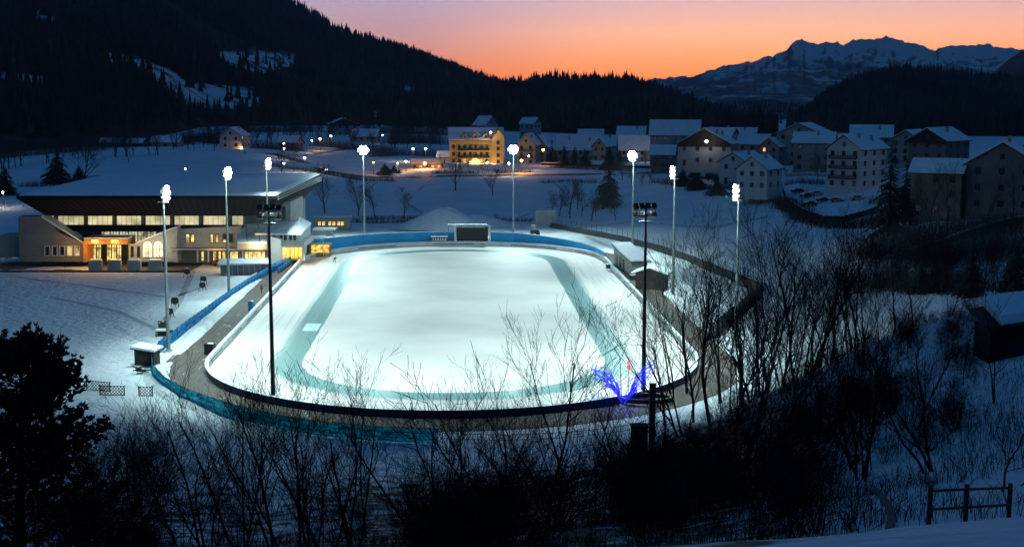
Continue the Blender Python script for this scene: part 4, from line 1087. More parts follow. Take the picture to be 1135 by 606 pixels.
# forecourt in front of the arena
strip('forecourt', [(x, 283.6) for x in (-150, -120, -90, -71)], [(x, 300) for x in (-150, -120, -90, -71)], mat('swept forecourt', (.17, .13, .095), .85, .45, .25, .3, 6), 0, .02)
kb = MB(); kb.box((-112, 283.3, .18), (82, .5, .36)); struct(obj('kerb', kb, mat('kerb stone', (.05, .055, .06), .8, .3, 1)))
for i, (px_, lab) in enumerate([(105, 'snowy concrete block in front of the orange canopy, nearest its left end'), (126, 'snowy concrete block in front of the entrance doors'), (148, 'snowy concrete block just right of the entrance'), (171, 'snowy concrete block before the lit arched windows')]):
    p = at(px_, 300); o = thing('concrete_block', lab, 'block', (p.x, p.y + .9, 0), 0, 'blocks along the forecourt kerb')
    q = MB(); q.box((0, 0, 1.1), (2.9, 1.2, 2.2)); obj('body', q, mat('block concrete', (.32, .34, .34), .85, .2, .8, .2, 5), o)
    q = MB(); q.box((0, 0, 2.31), (2.5, 1.25, .22)); obj('snow', q, SNOW, o)

# cars
def car(label, px, py, z, rot, paint, lights=False, snow=False, kind='parked_car', Y=None):
    p = ground(px, py) if z is None else at(px, py, z)
    o = thing(kind, label, 'car', tuple(p), rot)
    q = MB(); s = [(-2.1, .35), (2.1, .35), (2.15, .75), (1.2, .92), (.55, 1.4), (-1.1, 1.42), (-1.9, .95), (-2.15, .85)]
    q.extrude([(x, -.82, z_) for x, z_ in s], (0, 1.64, 0)); obj('body', q, paint, o)
    q = MB(); q.extrude([(x, -.835, z_) for x, z_ in [(-1.55, .95), (1.0, .95), (.5, 1.34), (-1.05, 1.35)]], (0, 1.67, 0)); obj('side_window', q, GLASS, o)
    q = MB(); q.extrude([(1.16, -.7, .96), (.6, -.7, 1.37), (.6, .7, 1.37), (1.16, .7, .96)], (.03, 0, .03)); obj('windscreen', q, GLASS, o)
    for x in (-1.3, 1.35):
        for y in (-.75, .75): q = MB(); q.cyl((x, y - .1, .34), (x, y + .1, .34), .34, None, 12); obj('wheel', q, BLACK, o)
    for y in (-.6, .6):
        q = MB(); q.box((2.14, y, .66), (.06, .3, .16)); obj('headlight', q, glow('headlamp', (1, .9, .7), 14) if lights else FRAMEW, o)
    if snow:
        q = MB(); q.extrude([(x, -.78, z_) for x, z_ in [(-2.1, .96), (-1.9, .97), (-1.1, 1.43), (.55, 1.42), (1.2, .94), (2.1, .78), (2.1, .9), (1.2, 1.1), (.5, 1.62), (-1.15, 1.64), (-2.0, 1.15)]], (0, 1.56, 0)); obj('snow', q, SNOW, o)
    return o
DARKP = mat('dark paint', (.02, .02, .024), .3, .1, 1); GREYP = mat('grey paint', (.10, .10, .11), .3, .1, 1); SILV = mat('silver paint', (.3, .3, .31), .3, .1, 1)
car('dark car with headlights on at the left frame edge', 8, 285, 0, R(-100), DARKP, True)
car('second dark car with headlights on, close to the beige block', 20, 284, 0, R(-80), DARKP, True)
car('dark car parked along the pale stair wing', 38, 288, 0, R(4), DARKP)
car('small red car parked under the lit shop windows', 246, 294, 0, R(8), RED)
car('dark car parked beside the entrance canopy', 97, 292, 0, R(35), mat('maroon paint', (.10, .02, .02), .3, .1, 1))
car('car driving with headlights on along the road behind the floodlights', 357, 190, None, R(-30), GREYP, True, kind='moving_car')
for i, (px_, py_, r_, pm_, lab) in enumerate([(884, 214, 20, DARKP, 'snow covered car in the yard, nearest the small white house'), (893, 219, 40, GREYP, 'snow covered car in the yard below the brown house'),
        (905, 217, 15, SILV, 'snow covered silver car at the left foot of the tall white house'), (912, 224, 30, DARKP, 'snow covered dark car in front of the tall white house'), (928, 225, -20, GREYP, 'snow covered car under the corner balconies'), (950, 222, 10, SILV, 'snow covered car under the right wall of the tall white house'), (898, 228, 25, DARKP, 'snow covered car by the retaining wall, lowest of the yard')]):
    car(lab, px_, py_, None, R(r_), pm_, False, True)

# people: one continuous skinned body each
def person(label, loc, rz, pose, m, m2=None, cat='person'):
    root = thing('person', label, cat, tuple(loc), rz)
    J = {'hip': (0, 0, .95), 'ch': (0, .0, 1.25), 'nk': (0, 0, 1.48), 'hd': (0, .02, 1.66), 'tp': (0, .02, 1.74),
         'ls': (-.18, 0, 1.42), 'le': (-.25, 0, 1.15), 'lw': (-.24, .08, .92), 'lh': (-.24, .12, .84), 'rs': (.18, 0, 1.42), 're': (.25, 0, 1.15), 'rw': (.24, .08, .92), 'rh': (.24, .12, .84),
         'lp': (-.1, 0, .9), 'lk': (-.11, .03, .5), 'la': (-.11, -.02, .09), 'lf': (-.11, .16, .05), 'rp': (.1, 0, .9), 'rk': (.11, .03, .5), 'ra': (.11, -.02, .09), 'rf': (.11, .16, .05)}
    J.update(pose)
    Rr = dict(hip=.15, ch=.16, nk=.06, hd=.105, tp=.07, ls=.08, le=.05, lw=.04, lh=.045, rs=.08, re=.05, rw=.04, rh=.045, lp=.1, lk=.065, la=.05, lf=.045, rp=.1, rk=.065, ra=.05, rf=.045)
    E = [('hip', 'ch'), ('ch', 'nk'), ('nk', 'hd'), ('hd', 'tp'), ('ch', 'ls'), ('ls', 'le'), ('le', 'lw'), ('lw', 'lh'), ('ch', 'rs'), ('rs', 're'), ('re', 'rw'), ('rw', 'rh'), ('hip', 'lp'), ('lp', 'lk'), ('lk', 'la'), ('la', 'lf'), ('hip', 'rp'), ('rp', 'rk'), ('rk', 'ra'), ('ra', 'rf')]
    ks = list(J); me = bpy.data.meshes.new('body'); me.from_pydata([J[k] for k in ks], [(ks.index(a), ks.index(b)) for a, b in E], [])
    me.materials.append(m); o = link('body', me, root)
    md = o.modifiers.new('skin', 'SKIN'); sd = o.modifiers.new('sub', 'SUBSURF'); sd.levels = sd.render_levels = 1
    if not me.skin_vertices: me.attributes  # layer is made with the modifier
    lay = me.skin_vertices[0].data if me.skin_vertices else None
    if lay:
        for i, k in enumerate(ks): lay[i].radius = (Rr[k], Rr[k]); lay[i].use_root = (k == 'hip')
    hd = J['hd']; q = MB(); q.ball((hd[0], hd[1] - .015, hd[2] + .05), .118, 10, 8); obj('hat', q, m2 or CLOTHD, root, smooth=True)
    q = MB(); q.ball((hd[0], hd[1] + .06, hd[2] - .02), .075, 8, 6); obj('face', q, SKIN, root, smooth=True)
    return root
person('dark clothed skater bending forward on the far left corner of the ice', at(371, 291, .04), R(-150), {'ch': (0, .28, 1.12), 'nk': (0, .48, 1.22), 'hd': (0, .62, 1.30), 'tp': (0, .68, 1.36), 'ls': (-.18, .4, 1.2), 'le': (-.28, .25, .98), 'lw': (-.2, .02, .95), 'lh': (-.12, -.08, .95), 'rs': (.18, .4, 1.2), 're': (.32, .2, 1.0), 'rw': (.4, -.1, .9), 'rh': (.42, -.2, .88), 'lk': (-.14, .22, .5), 'la': (-.12, .02, .09), 'rk': (.16, .05, .48), 'ra': (.3, -.4, .16), 'rf': (.34, -.26, .08)}, CLOTHD)
person('walker in a reddish coat on the ring path beside the barrier', at(290, 325, .03), R(170), {'lk': (-.11, .14, .5), 'la': (-.11, .2, .09), 'lf': (-.11, .36, .06), 'rk': (.11, .02, .5), 'ra': (.11, -.2, .12), 'rf': (.11, -.06, .05)}, CLOTHR)
# boxes along the inner barrier
for (px_, py_, w_, h_, mm, lab) in [(279, 346, .9, 2.0, BLUEP, 'tall blue cabinet standing by the left barrier'), (233, 393, 1.5, 1.7, BLACK, 'black box with a snow lump on top by the left barrier bend')]:
    p = at(px_, py_); o = thing('cabinet', lab, 'cabinet', tuple(p), R(-20)); q = MB(); q.box((0, 0, h_ / 2), (w_, .8, h_)); obj('body', q, mm, o)
    q = MB(); q.box((0, -.42, h_ * .5), (w_ * .8, .04, h_ * .8)); obj('door', q, mm, o); q = MB(); q.ball((.1, 0, h_), .3, 8, 5, sc=(w_ * 1.3, 1, .5)); obj('snow', q, SNOW, o)

# blue light sculpture
p = at(690, 449)
sc0 = thing('light_sculpture', 'blue lit winged light sculpture with a red lit figure in the middle', 'light sculpture', tuple(p))
BL = glow('blue led', (.012, .012, 1.0), 1.5); RL = glow('red led', (1, .04, .07), 1.6)
def wing(tip, root_, n_, seed, wd, arch_):
    rng = random.Random(seed); q = MB()
    for s in range(n_):
        e = rng.uniform(.35, 1.0) if s > 3 else 1.0; t0 = rng.uniform(-.5, .5); dy = rng.uniform(-.5, .5); pts = []
        end = root_.lerp(tip, e) + Vector((0, dy, t0 * wd * 1.5))
        for k in range(12):
            t = k / 11; b = root_.lerp(end, t)
            pts.append(b + Vector((rng.uniform(-.07, .07), dy * t, math.sin(t * PI) * (arch_ + t0 * wd) + rng.uniform(-.08, .08))))
        for a, b in zip(pts[:-1], pts[1:]): q.bar(a, b, .075)
        for a in pts[3:]:
            if rng.random() < .5: q.bar(a, a + Vector((rng.uniform(-.35, .35), 0, rng.uniform(-.45, .45))), .05)
    return q
obj('wing', wing(Vector((-3.7, 0, 4.5)), Vector((-.1, 0, .4)), 17, 1, 1.0, 1.15), BL, sc0)
obj('wing', wing(Vector((4.1, 0, 4.9)), Vector((.3, 0, .4)), 15, 2, 1.0, .7), BL, sc0)
for tx_, tz_ in ((-1.6, 4.6), (-.9, 3.8), (1.5, 4.4), (.9, 3.6)):
    q = MB(); q.bar((.1, 0, .5), (tx_, 0, tz_), .05); obj('spike', q, BL, sc0)
q = MB(); q.bar((-.1, 0, .2), (-.4, 0, 6.1), .09); q.bar((-.5, 0, 0), (-.5, 0, 1.2), .1); q.bar((.5, 0, 0), (.5, 0, 1.2), .1); q.bar((-.6, 0, .7), (.7, 0, .7), .1); obj('mast', q, DSTEEL, sc0)
q = MB(); q.bar((.7, 0, .4), (.7, 0, 4.5), .06); obj('pole', q, DSTEEL, sc0)
q = MB(); rng = random.Random(3); prev = Vector((.7, 0, 4.5))
for k in range(1, 8):
    c = Vector((.7 + .2 * math.sin(k * 2.1), .1 * math.cos(k * 1.7), 4.5 + k * .18)); q.bar(prev, c, .16); prev = c
obj('figure', q, RL, sc0)
p = at(716, 446)
bm_ = thing('curved_bench', 'dark curved wooden rim with pale edge around the near right pole', 'bench', tuple(p))
q = MB(); q2 = MB()
for k in range(18):
    a0, a1 = 2 * PI * k / 18, 2 * PI * (k + 1) / 18
    q.bar((3.2 * math.cos(a0), 1.9 * math.sin(a0), .55), (3.2 * math.cos(a1), 1.9 * math.sin(a1), .55), .5, .5)
    q2.bar((3.2 * math.cos(a0), 1.9 * math.sin(a0), .82), (3.2 * math.cos(a1), 1.9 * math.sin(a1), .82), .5, .03)
obj('rim', q, DARKWOOD, bm_); obj('edge', q2, mat('worn plank', (.14, .14, .10), .8, .3, 2), bm_)
for (px_, py_, Y, hh, w_, lab) in [(722, 520, 118, 7.5, .5, 'thick weathered wooden mast below the near right pole'), (708, 512, 116, 3.6, 1.4, 'boarded wooden box beside the weathered mast')]:
    p = ground(px_, py_, 60, 200); o = thing('wooden_post' if w_ < 1 else 'wooden_box', lab, 'post' if w_ < 1 else 'box', tuple(p)); q = MB(); q.box((0, 0, hh / 2 - .3), (w_, w_ * .8, hh)); obj('body', q, mat('weathered wood', (.09, .07, .055), .85, .4, 2, .3, 15), o)
    q = MB(); q.box((0, 0, hh - .25), (w_ * 1.15, w_ * .95, .12)); obj('cap', q, DARKWOOD, o)

# ------------------------------------------------------------------ curving field fence and its dark ditch edge, right
fp = [(612, 251), (650, 258), (690, 265.5), (730, 275.5), (770, 289), (800, 301), (825, 311), (845, 320), (842, 330), (825, 345), (805, 362), (795, 378)]
FP = [ground(*a, 150, 480) for a in fp]
dense = []
for a, b in zip(FP[:-1], FP[1:]):
    for k in range(5): dense.append(a.lerp(b, k / 5))
dense.append(FP[-1])
def side(i, d):
    a = dense[max(0, i - 1)]; b = dense[min(len(dense) - 1, i + 1)]; t = (b - a).normalized(); return dense[i] + Vector((t.y, -t.x, 0)) * d
q = MB(); V = []; n_ = len(dense)
for i in range(n_):
    wdt = 1.2 + 1.8 * min(1, i / 35)
    for (d_, z_) in ((wdt, -.05), (.35 * wdt, .9), (0.05, 1.0), (-.6, -.1)):
        pnt = side(i, d_); V.append((pnt.x, pnt.y, h(pnt.x, pnt.y) + z_ + (.15 * mnoise.noise((i * .5, d_, 0)) if z_ > 0 else 0)))
q.add(V, [(i * 4 + k, i * 4 + k + 1, (i + 1) * 4 + k + 1, (i + 1) * 4 + k) for i in range(n_ - 1) for k in range(3)])
struct(obj('embankment', q, mat('dark bank', (.045, .045, .04), .9, .5, .8, .5, 4), smooth=False))
ff = thing('field_fence', 'thin wire fence with many posts curving along the dark bank of the right field', 'fence', tuple(dense[0]))
q = MB(); 
P_ = []
for a, b in zip(FP[:-1], FP[1:]):
    m_ = max(1, int((b - a).length / 2.6))
    for k in range(m_): P_.append(a.lerp(b, k / m_))
pq = MB(); pq.box((0, 0, .9), (.09, .09, 1.8)); pme = mkmesh('post', pq, DSTEEL)
for a in P_[:100]: link('post', pme, ff, (a.x - dense[0].x, a.y - dense[0].y, h(a.x, a.y) + .8 - dense[0].z))
for a, b in zip(P_[:-1], P_[1:]):
    for zz in (1.3, 1.9, 2.5): q.bar(Vector((a.x, a.y, h(a.x, a.y) + zz)) - dense[0], Vector((b.x, b.y, h(b.x, b.y) + zz)) - dense[0], .035)
obj('wire', q, DSTEEL, ff)
# retaining wall under the house yards
def retaining(label, pts, hh, m=None):
    P = [ground(*a, 150, 600) for a in pts]; o = thing('retaining_wall', label, 'wall', tuple(P[0])); q = MB(); s_ = MB()
    for a, b in zip(P[:-1], P[1:]):
        a = a - P[0]; b = b - P[0]; m_ = (a + b) / 2
        q.extrude([(a.x, a.y, a.z - 1), (b.x, b.y, b.z - 1), (b.x, b.y, b.z + hh), (a.x, a.y, a.z + hh)], (.05, .6, 0)); s_.extrude([(a.x - .05, a.y - .1, a.z + hh + .003), (b.x + .05, b.y - .1, b.z + hh + .003), (b.x + .05, b.y - .1, b.z + hh + .25), (a.x - .05, a.y - .1, a.z + hh + .25)], (.05, .8, 0))
    obj('wall', q, m or SOIL, o); obj('snow', s_, SNOW, o)
retaining('dark retaining wall bending round the yard of the tall white house', [(868, 212), (872, 226), (890, 238), (912, 246), (935, 246), (958, 240), (975, 234)], 1.6)
retaining('long dark retaining wall under the large house at the right edge', [(1000, 286), (1030, 280), (1060, 268), (1090, 258), (1120, 250), (1150, 246)], 1.6)
retaining('low wall behind the small white house along the road', [(872, 196), (900, 195), (925, 197)], 1.0, CONC)
retaining('dark roadside wall below the long houses', [(600, 183), (640, 184), (680, 186), (740, 187), (770, 190)], 1.0)

# roads
def road(name, pts, w, m=TARMAC, lift=.05):
    P = [ground(*a, 120, 1200) for a in pts]; D_ = []
    for a, b in zip(P[:-1], P[1:]):
        for k in range(8): D_.append(a.lerp(b, k / 8))
    D_.append(P[-1]); L1 = []; R1 = []
    for i in range(len(D_)):
        t = (D_[min(i + 1, len(D_) - 1)] - D_[max(i - 1, 0)]).normalized(); nn = Vector((-t.y, t.x, 0)); L1.append(D_[i] + nn * w / 2); R1.append(D_[i] - nn * w / 2)
    strip(name, R1, L1, m, None, lift)
ROADM = mat('wet road', (.07, .065, .06), .6, .4, .2, .2, 5)
road('road', [(330, 178), (350, 186), (375, 192), (400, 196), (450, 196.5), (520, 195), (600, 194), (660, 193), (720, 192)], 6, ROADM)
road('road', [(300, 170), (330, 178)], 6, ROADM, .06)
road('road', [(340, 172), (380, 166), (420, 162)], 4, ROADM)

# ------------------------------------------------------------------ street lamps
LW = glow('lamp white', (1, .93, .8), 40); LO = glow('lamp orange', (1, .50, .12), 40)
def lamp(px, py, label, orange=False, hgt=6.0, Y=None, power=0, size=.32):
    # foot found so that the head stands at its sight line
    Ys = np.geomspace(150, 1100, 500); r = ray(px, py); t = Ys / r[1]; X = r[0] * t; Z = CAMH + r[2] * t
    d = Z - hvec(X, Ys) - hgt; k = int(np.argmax(d < 0)); 
    if Y: k = int(np.argmin(abs(Ys - Y)))
    p = Vector((X[k], Ys[k], h(X[k], Ys[k]))); hh = Z[k] - p.z
    o = thing('street_lamp', label, 'street lamp', tuple(p))
    q = MB(); q.cyl((0, 0, 0), (0, 0, hh), .09, .06, 6); q.bar((0, 0, hh), (0, -.6, hh + .1), .07); obj('pole', q, DSTEEL, o)
    q = MB(); q.ball((0, -.7, hh), size, 8, 6, sc=(1, 1, .8)); obj('lamp_head', q, LO if orange else LW, o)
    if power:
        ld = bpy.data.lights.new('lamp_light', 'POINT'); ld.energy = power; ld.color = (1, .34, .06) if orange else (1, .86, .66); ld.shadow_soft_size = .3
        l = bpy.data.objects.new('lamp_light', ld); COL.objects.link(l); l.parent = o; l.location = (0, -.9, hh - .6)
    return o
for a in [(471, 181, 'orange street lamp glowing over the service building', True, 6, 545, 9000, .6), (458, 165, 'brighter white street lamp left above the service building', False, 6, None, 1200, .5), (472, 165, 'white street lamp right above the service building', False, 6, None, 1000, .45),
          (441, 181, 'small white lamp at the dark bushes left of the orange lamp', False, 4, None, 500), (450, 179, 'warm white lamp between dark bushes and service building', True, 4, None, 700, .4),
          (346, 156, 'street lamp on the left slope, leftmost of the upper row', False, 6, None, 600), (355, 154, 'warm street lamp, brightest of the upper left row', True, 6, None, 1200, .5), (367, 151, 'street lamp at the right end of the upper left row', False, 6, None, 800, .4),
          (315, 159, 'upper lamp of the vertical pair left of the road', False, 6, None, 400), (315, 165, 'lower lamp of the vertical pair left of the road', False, 5, None, 400), (338, 175, 'street lamp at the bend of the road', False, 6, None, 900, .4), (315, 181, 'lamp in the trees above the arena roof edge', False, 4, None, 300),
          (268, 164, 'warm lamp lighting the tree beside the slim white house', True, 5, 640, 2500, .5), (206, 187, 'tiny lamp on the left snow slope above the arena roof', False, 3, None, 200, .25),
          (540, 180, 'small white lamp in front of the hotel balconies', False, 4, None, 300), (564, 181, 'white lamp at the foot of the beige wing building', False, 5, None, 700, .4), (578, 178, 'orange lamp right of the beige wing building', True, 5, None, 2500, .55), (586, 173, 'pale lamp between the wing building and the dim gabled house', False, 6, None, 500, .35), (602, 166, 'orange lamp right of the dim gabled house', True, 7, None, 1200, .5),
          (724, 163, 'white lamp before the long low house', False, 7, 580, 700, .45), (4, 213, 'white lamp at the left frame edge', False, 5, None, 400, .3), (424, 150, 'tiny lamp on the dark slope above the fields', False, 5, None, 100, .3), (1012, 184, 'dim lamp between the spruce and the large right house', False, 5, 390, 150, .2), (414, 180, 'small lamp by the road left of the dark bushes', True, 5, None, 300, .3)]:
    lamp(*a)
def wall_lamp(px, py, Y, label, power=400, size=.3):
    p = atd(px, py, Y); o = thing('wall_lamp', label, 'lamp', tuple(p)); q = MB(); q.bar((0, .5, .15), (0, 0, .15), .08); obj('bracket', q, DSTEEL, o); q = MB(); q.ball((0, -.1, 0), size, 8, 6); obj('lamp_head', q, LW, o)
    if power:
        ld = bpy.data.lights.new('lamp_light', 'POINT'); ld.energy = power; ld.color = (1, .88, .7); l = bpy.data.objects.new('lamp_light', ld); COL.objects.link(l); l.parent = o; l.location = (0, -.8, 0)
wall_lamp(783, 157, 466.5, 'bright lamp under the timber gable of the chalet', 250, .45); wall_lamp(888, 164, 455, 'white lamp on the wall of the brown house', 500, .4); wall_lamp(1042, 160, 405, 'lamp at the dark gable behind the spruce', 300, .3); wall_lamp(544, 147, 596, 'warm lamp in the gable of the hotel', 500, .4)
# yellow forecourt light of the hotel
p = atd(527, 180, 588)
yl = thing('garden_light', 'large yellow lantern cluster in front of the yellow hotel', 'lantern', (p.x, p.y, h(p.x, p.y)))
q = MB(); q.cyl((0, 0, 0), (0, 0, p.z - h(p.x, p.y)), .1, .1, 6); obj('pole', q, DSTEEL, yl)
q = MB()
for k in range(9): a = 2 * PI * k / 9; q.ball((1.6 * math.cos(a), 0, p.z - h(p.x, p.y) + 1.3 * math.sin(a)), .42, 6, 5)
q.ball((0, 0, p.z - h(p.x, p.y)), .7, 8, 6); obj('lantern', q, glow('yellow lantern', (1, .75, .12), 7), yl)

def lightpt(name, parent, loc, e, col, kind='POINT', size=.5):
    ld = bpy.data.lights.new(name, kind); ld.energy = e; ld.color = col; ld.shadow_soft_size = size
    l = bpy.data.objects.new(name, ld); COL.objects.link(l); l.parent = parent; l.location = loc
for x, e in ((-9, 1700), (-3, 1700), (2.5, 1700), (7.5, 1400)): lightpt('facade_lamp', ht, (x, -7, 1.0), e, (1, .62, .22))
for x0, e, c in ((105, 600, (1, .48, .10)), (127, 600, (1, .48, .10)), (143, 220, (1, .6, .2)), (80, 420, (1, .6, .2)), (164, 420, (1, .8, .5)), (176, 420, (1, .8, .5)), (238, 500, (1, .6, .2)), (283, 600, (1, .65, .25))):
    a = atd(x0, 274, 288) - A0; lightpt('entrance_lamp', ar, (a.x, a.y, a.z), e, c)
a = atd(326, 276, 294) - A0; lightpt('hall_lamp', ar, (a.x, a.y, a.z), 700, (1, .6, .12))
lightpt('led_glow', sc0, (0, -.6, 2.8), 500, (.05, .05, 1.0)); lightpt('kiosk_lamp', kk, (0, 1.2, 2.7), 260, (1, .6, .12))

# ------------------------------------------------------------------ trodden tracks in the snow
TRK = mat('trodden track', (.50, .51, .52), .85, .3, .7, .8, 4)
for pts, w_ in [([(214, 300), (206, 318), (198, 335), (186, 352), (176, 372)], 1.3), ([(0, 322), (60, 330), (130, 345), (176, 366)], 1.1), ([(10, 306), (90, 316), (190, 330), (226, 318)], .9),
               ([(560, 247), (600, 232), (650, 222), (700, 216)], 1.4), ([(470, 238), (450, 224), (470, 206), (520, 200)], 1.2), ([(650, 262), (720, 290), (745, 310), (752, 340)], 1.6), ([(760, 300), (810, 270), (870, 250), (900, 240)], 1.2), ([(640, 253), (700, 246), (790, 252), (850, 240)], 1.0)]:
    road('track', pts, w_, TRK, .035)
# ------------------------------------------------------------------ trees
def tubes(segs, sides=3):
    """segs: array rows x0 y0 z0 x1 y1 z1 r0 r1 -> verts, quads"""
    S_ = np.asarray(segs, float); a = S_[:, 0:3]; b = S_[:, 3:6]; d = b - a; L_ = np.linalg.norm(d, axis=1, keepdims=True) + 1e-9; d /= L_
    up = np.where(np.abs(d[:, 2:3]) > .9, np.array([[1., 0, 0]]), np.array([[0, 0, 1.]]))
    u = np.cross(up, d); u /= np.linalg.norm(u, axis=1, keepdims=True) + 1e-9; w = np.cross(d, u)
    V = []
    for p, r in ((a, S_[:, 6:7]), (b, S_[:, 7:8])):
        for k in range(sides): t = 2 * PI * k / sides; V.append(p + r * (u * math.cos(t) + w * math.sin(t)))
    V = np.stack(V, 1); n = len(S_); base = np.arange(n)[:, None] * 2 * sides
    Fq = np.stack([np.concatenate([base + k, base + (k + 1) % sides, base + sides + (k + 1) % sides, base + sides + k], 1) for k in range(sides)], 1)
    return V.reshape(-1, 3), Fq.reshape(-1, 4)
def bare(seed, hgt, spread=.6, r0=.16, trunk_frac=.3, stems=1, nlim=9, twig=1.0, levels=3, up=.35, thin=1.0):
    rng = random.Random(seed); T = []; C = []
    def go(p, d, l, r, lev):
        k = 5 if lev == 0 else (4 if lev == 1 else 3); pts = [p]; rs = [r]
        for i in range(k):
            w = .17 if lev == 0 else .26
            d = (d + Vector((rng.uniform(-w, w), rng.uniform(-w, w), rng.uniform(-w, w) * .6 + (.05 if lev == 0 else up * .28)))).normalized()
            p = p + d * (l / k); pts.append(p); rs.append(max(.007 * thin, r * (1 - (i + 1) / k * (.62 if lev == 0 else .8))))
        out = T if lev == 0 else C
        for i in range(k): out.append((*pts[i], *pts[i + 1], rs[i], rs[i + 1]))
        if lev >= levels: return
        nb = [nlim, 6, 4, 3][lev]; nb = max(2, int(nb * rng.uniform(.8, 1.2)))
        for j in range(nb):
            t = rng.uniform(trunk_frac, .98) if lev == 0 else rng.uniform(.25, .98)
            if lev == 0: t = trunk_frac + (.98 - trunk_frac) * (j + rng.random()) / nb
            i = min(k - 1, int(t * k)); f = t * k - i; q = pts[i].lerp(pts[i + 1], f); rr = rs[i] + (rs[i + 1] - rs[i]) * f
            dd = (pts[i + 1] - pts[i]).normalized(); az = rng.uniform(0, 2 * PI)
            perp = dd.orthogonal().normalized(); perp = Matrix.Rotation(az, 3, dd) @ perp
            ang = spread * rng.uniform(.7, 1.3); nd = (dd * math.cos(ang) + perp * math.sin(ang)).normalized()
            nl = l * ((.58 if lev == 0 else .52) * rng.uniform(.7, 1.15)) * (1.15 - .55 * t if lev == 0 else 1)
            go(q, nd, nl, max(.008 * thin, rr * .55), lev + 1)
    for s in range(stems):
        a = rng.uniform(0, 2 * PI); ln = 0 if stems == 1 else rng.uniform(.1, .45 if stems < 6 else .85)
        d = Vector((math.sin(ln) * math.cos(a), math.sin(ln) * math.sin(a), math.cos(ln))); p = Vector((rng.uniform(-.3, .3), rng.uniform(-.3, .3), -.4)) if stems > 1 else Vector((0, 0, -.5))
        go(p, d, hgt * rng.uniform(.75, 1) if stems > 1 else hgt * .92, r0 * (1 if stems == 1 else rng.uniform(.5, 1)), 0)
    return T, C
def tree_meshes(T, C, bark=BARK, twig=TWIG):
    V, Q = tubes(T, 7); a = npmesh('trunk', V, Q, bark, None, True); V, Q = tubes(C, 3); b = npmesh('crown', V, Q, twig); return a, b
VAR = {}
def variant(key):
    if key in VAR: return VAR[key]
    kind, i = key.split('/'); i = int(i)
    if kind == 'tall': m = tree_meshes(*bare(100 + i, 10, .55, .115, .28, 1, 11, levels=3))
    elif kind == 'fine': m = tree_meshes(*bare(200 + i, 10, .62, .085, .2, 1, 15, levels=3, up=.5))
    elif kind == 'fork': m = tree_meshes(*bare(300 + i, 10, .5, .10, .22, 3, 8, levels=3, up=.5))
    elif kind == 'slim': m = tree_meshes(*bare(400 + i, 10, .5, .075, .35, 1, 9, levels=3, up=.6))
    elif kind == 'bush': m = tree_meshes(*bare(500 + i, 5, .65, .045, .08, 8, 6, levels=3, up=.35, thin=.9))
    elif kind == 'knob': m = tree_meshes(*bare(600 + i, 10, .8, .13, .25, 2, 9, levels=2, up=.5, thin=2.2))
    elif kind == 'round': m = tree_meshes(*bare(700 + i, 10, .75, .2, .25, 1, 14, levels=3, up=.45), BARKG, TWIGG)
    elif kind == 'far': m = tree_meshes(*bare(800 + i, 10, .7, .22, .18, 1, 14, levels=3, up=.4, thin=3.2), BARKG, TWIGG)
    elif kind == 'thicket': m = tree_meshes(*bare(900 + i, 4, .85, .04, .05, 12, 6, levels=3, up=.25, thin=1.0))
    VAR[key] = m; return m
SNAT = 10.0
def plant(key, loc, hgt, label, rz=None, group=None, lean=(0, 0), name='bare_tree', cat='tree', seed=0, sx=1.0):
    a, b = variant(key); nat = {'bush': 5.0, 'thicket': 4.0}.get(key.split('/')[0], 10.0); s = hgt / nat
    o = thing(name, label, cat, tuple(loc), 0, group); o.scale = (s * sx, s * sx, s); o.rotation_euler = (lean[0], lean[1], random.Random(str(loc) + key).uniform(0, 6.28) if rz is None else rz)
    link('trunk' if name != 'shrub' else 'stem', a, o); link('crown' if name != 'shrub' else 'twigs', b, o); return o
def tr(key, px, top, Y, label, **k):
    """tree at distance Y whose top shows at pixel (px, top)"""
    t = atd(px, top, Y); z = h(t.x, t.y); k.setdefault('lean', (random.Random(px * 7 + top).uniform(-.13, .13), random.Random(px * 3 + top).uniform(-.15, .15))); return plant(key, (t.x, t.y, z), t.z - z, label, **k)

# near slope, left to right
tr('fork/1', 262, 398, 72, 'many stemmed bare tree with wide fan crown left of the dark near pole')
tr('tall/1', 300, 425, 84, 'bare tree with dense fine crown just under the dark near pole')
tr('fine/1', 338, 412, 78, 'leafless tree with thick rounded twig crown right of the near pole')
tr('fork/2', 352, 455, 70, 'forking bare tree leaning right at the bottom of the frame')
tr('slim/1', 385, 425, 80, 'slim upright leafless tree over the teal netting')
tr('slim/2', 403, 430, 88, 'thin leafless pole like tree right of the slim upright one')
tr('fine/2', 445, 505, 72, 'low bare tree with rounded crown before the end of the teal netting')
tr('knob/1', 462, 438, 70, 'dark knobbly tree with pruned shoots at the end of the teal fence')
tr('knob/2', 492, 448, 74, 'second knobbly tree standing close to the post fence')
tr('knob/3', 546, 404, 70, 'tall knobbly branched tree standing up into the middle of the ice')
tr('slim/3', 575, 425, 78, 'small leafless tree between the knobbly tree and the fine birch')
tr('fine/3', 606, 352, 76, 'fine twigged slender birch like tree against the white ice')
tr('slim/4', 640, 372, 90, 'thin leaning trunk crossing the right bend of the lane', lean=(0, R(-14)))
tr('fine/4', 660, 430, 84, 'spreading leafless tree left of the blue light sculpture')
tr('tall/2', 690, 470, 72, 'dark bare tree below the blue light sculpture')
tr('tall/3', 738, 365, 118, 'leafless tree just right of the dark near right pole')
tr('fork/3', 757, 330, 128, 'bare tree with thin upright branches before the right path')
tr('fine/5', 772, 290, 150, 'slender tall leafless tree before the white slope right of the kiosk')
tr('tall/4', 794, 284, 140, 'large broad bare tree with strong dark trunk in front of the field fence corner')
tr('slim/5', 812, 330, 138, 'thin bare tree right beside the broad dark trunked one')
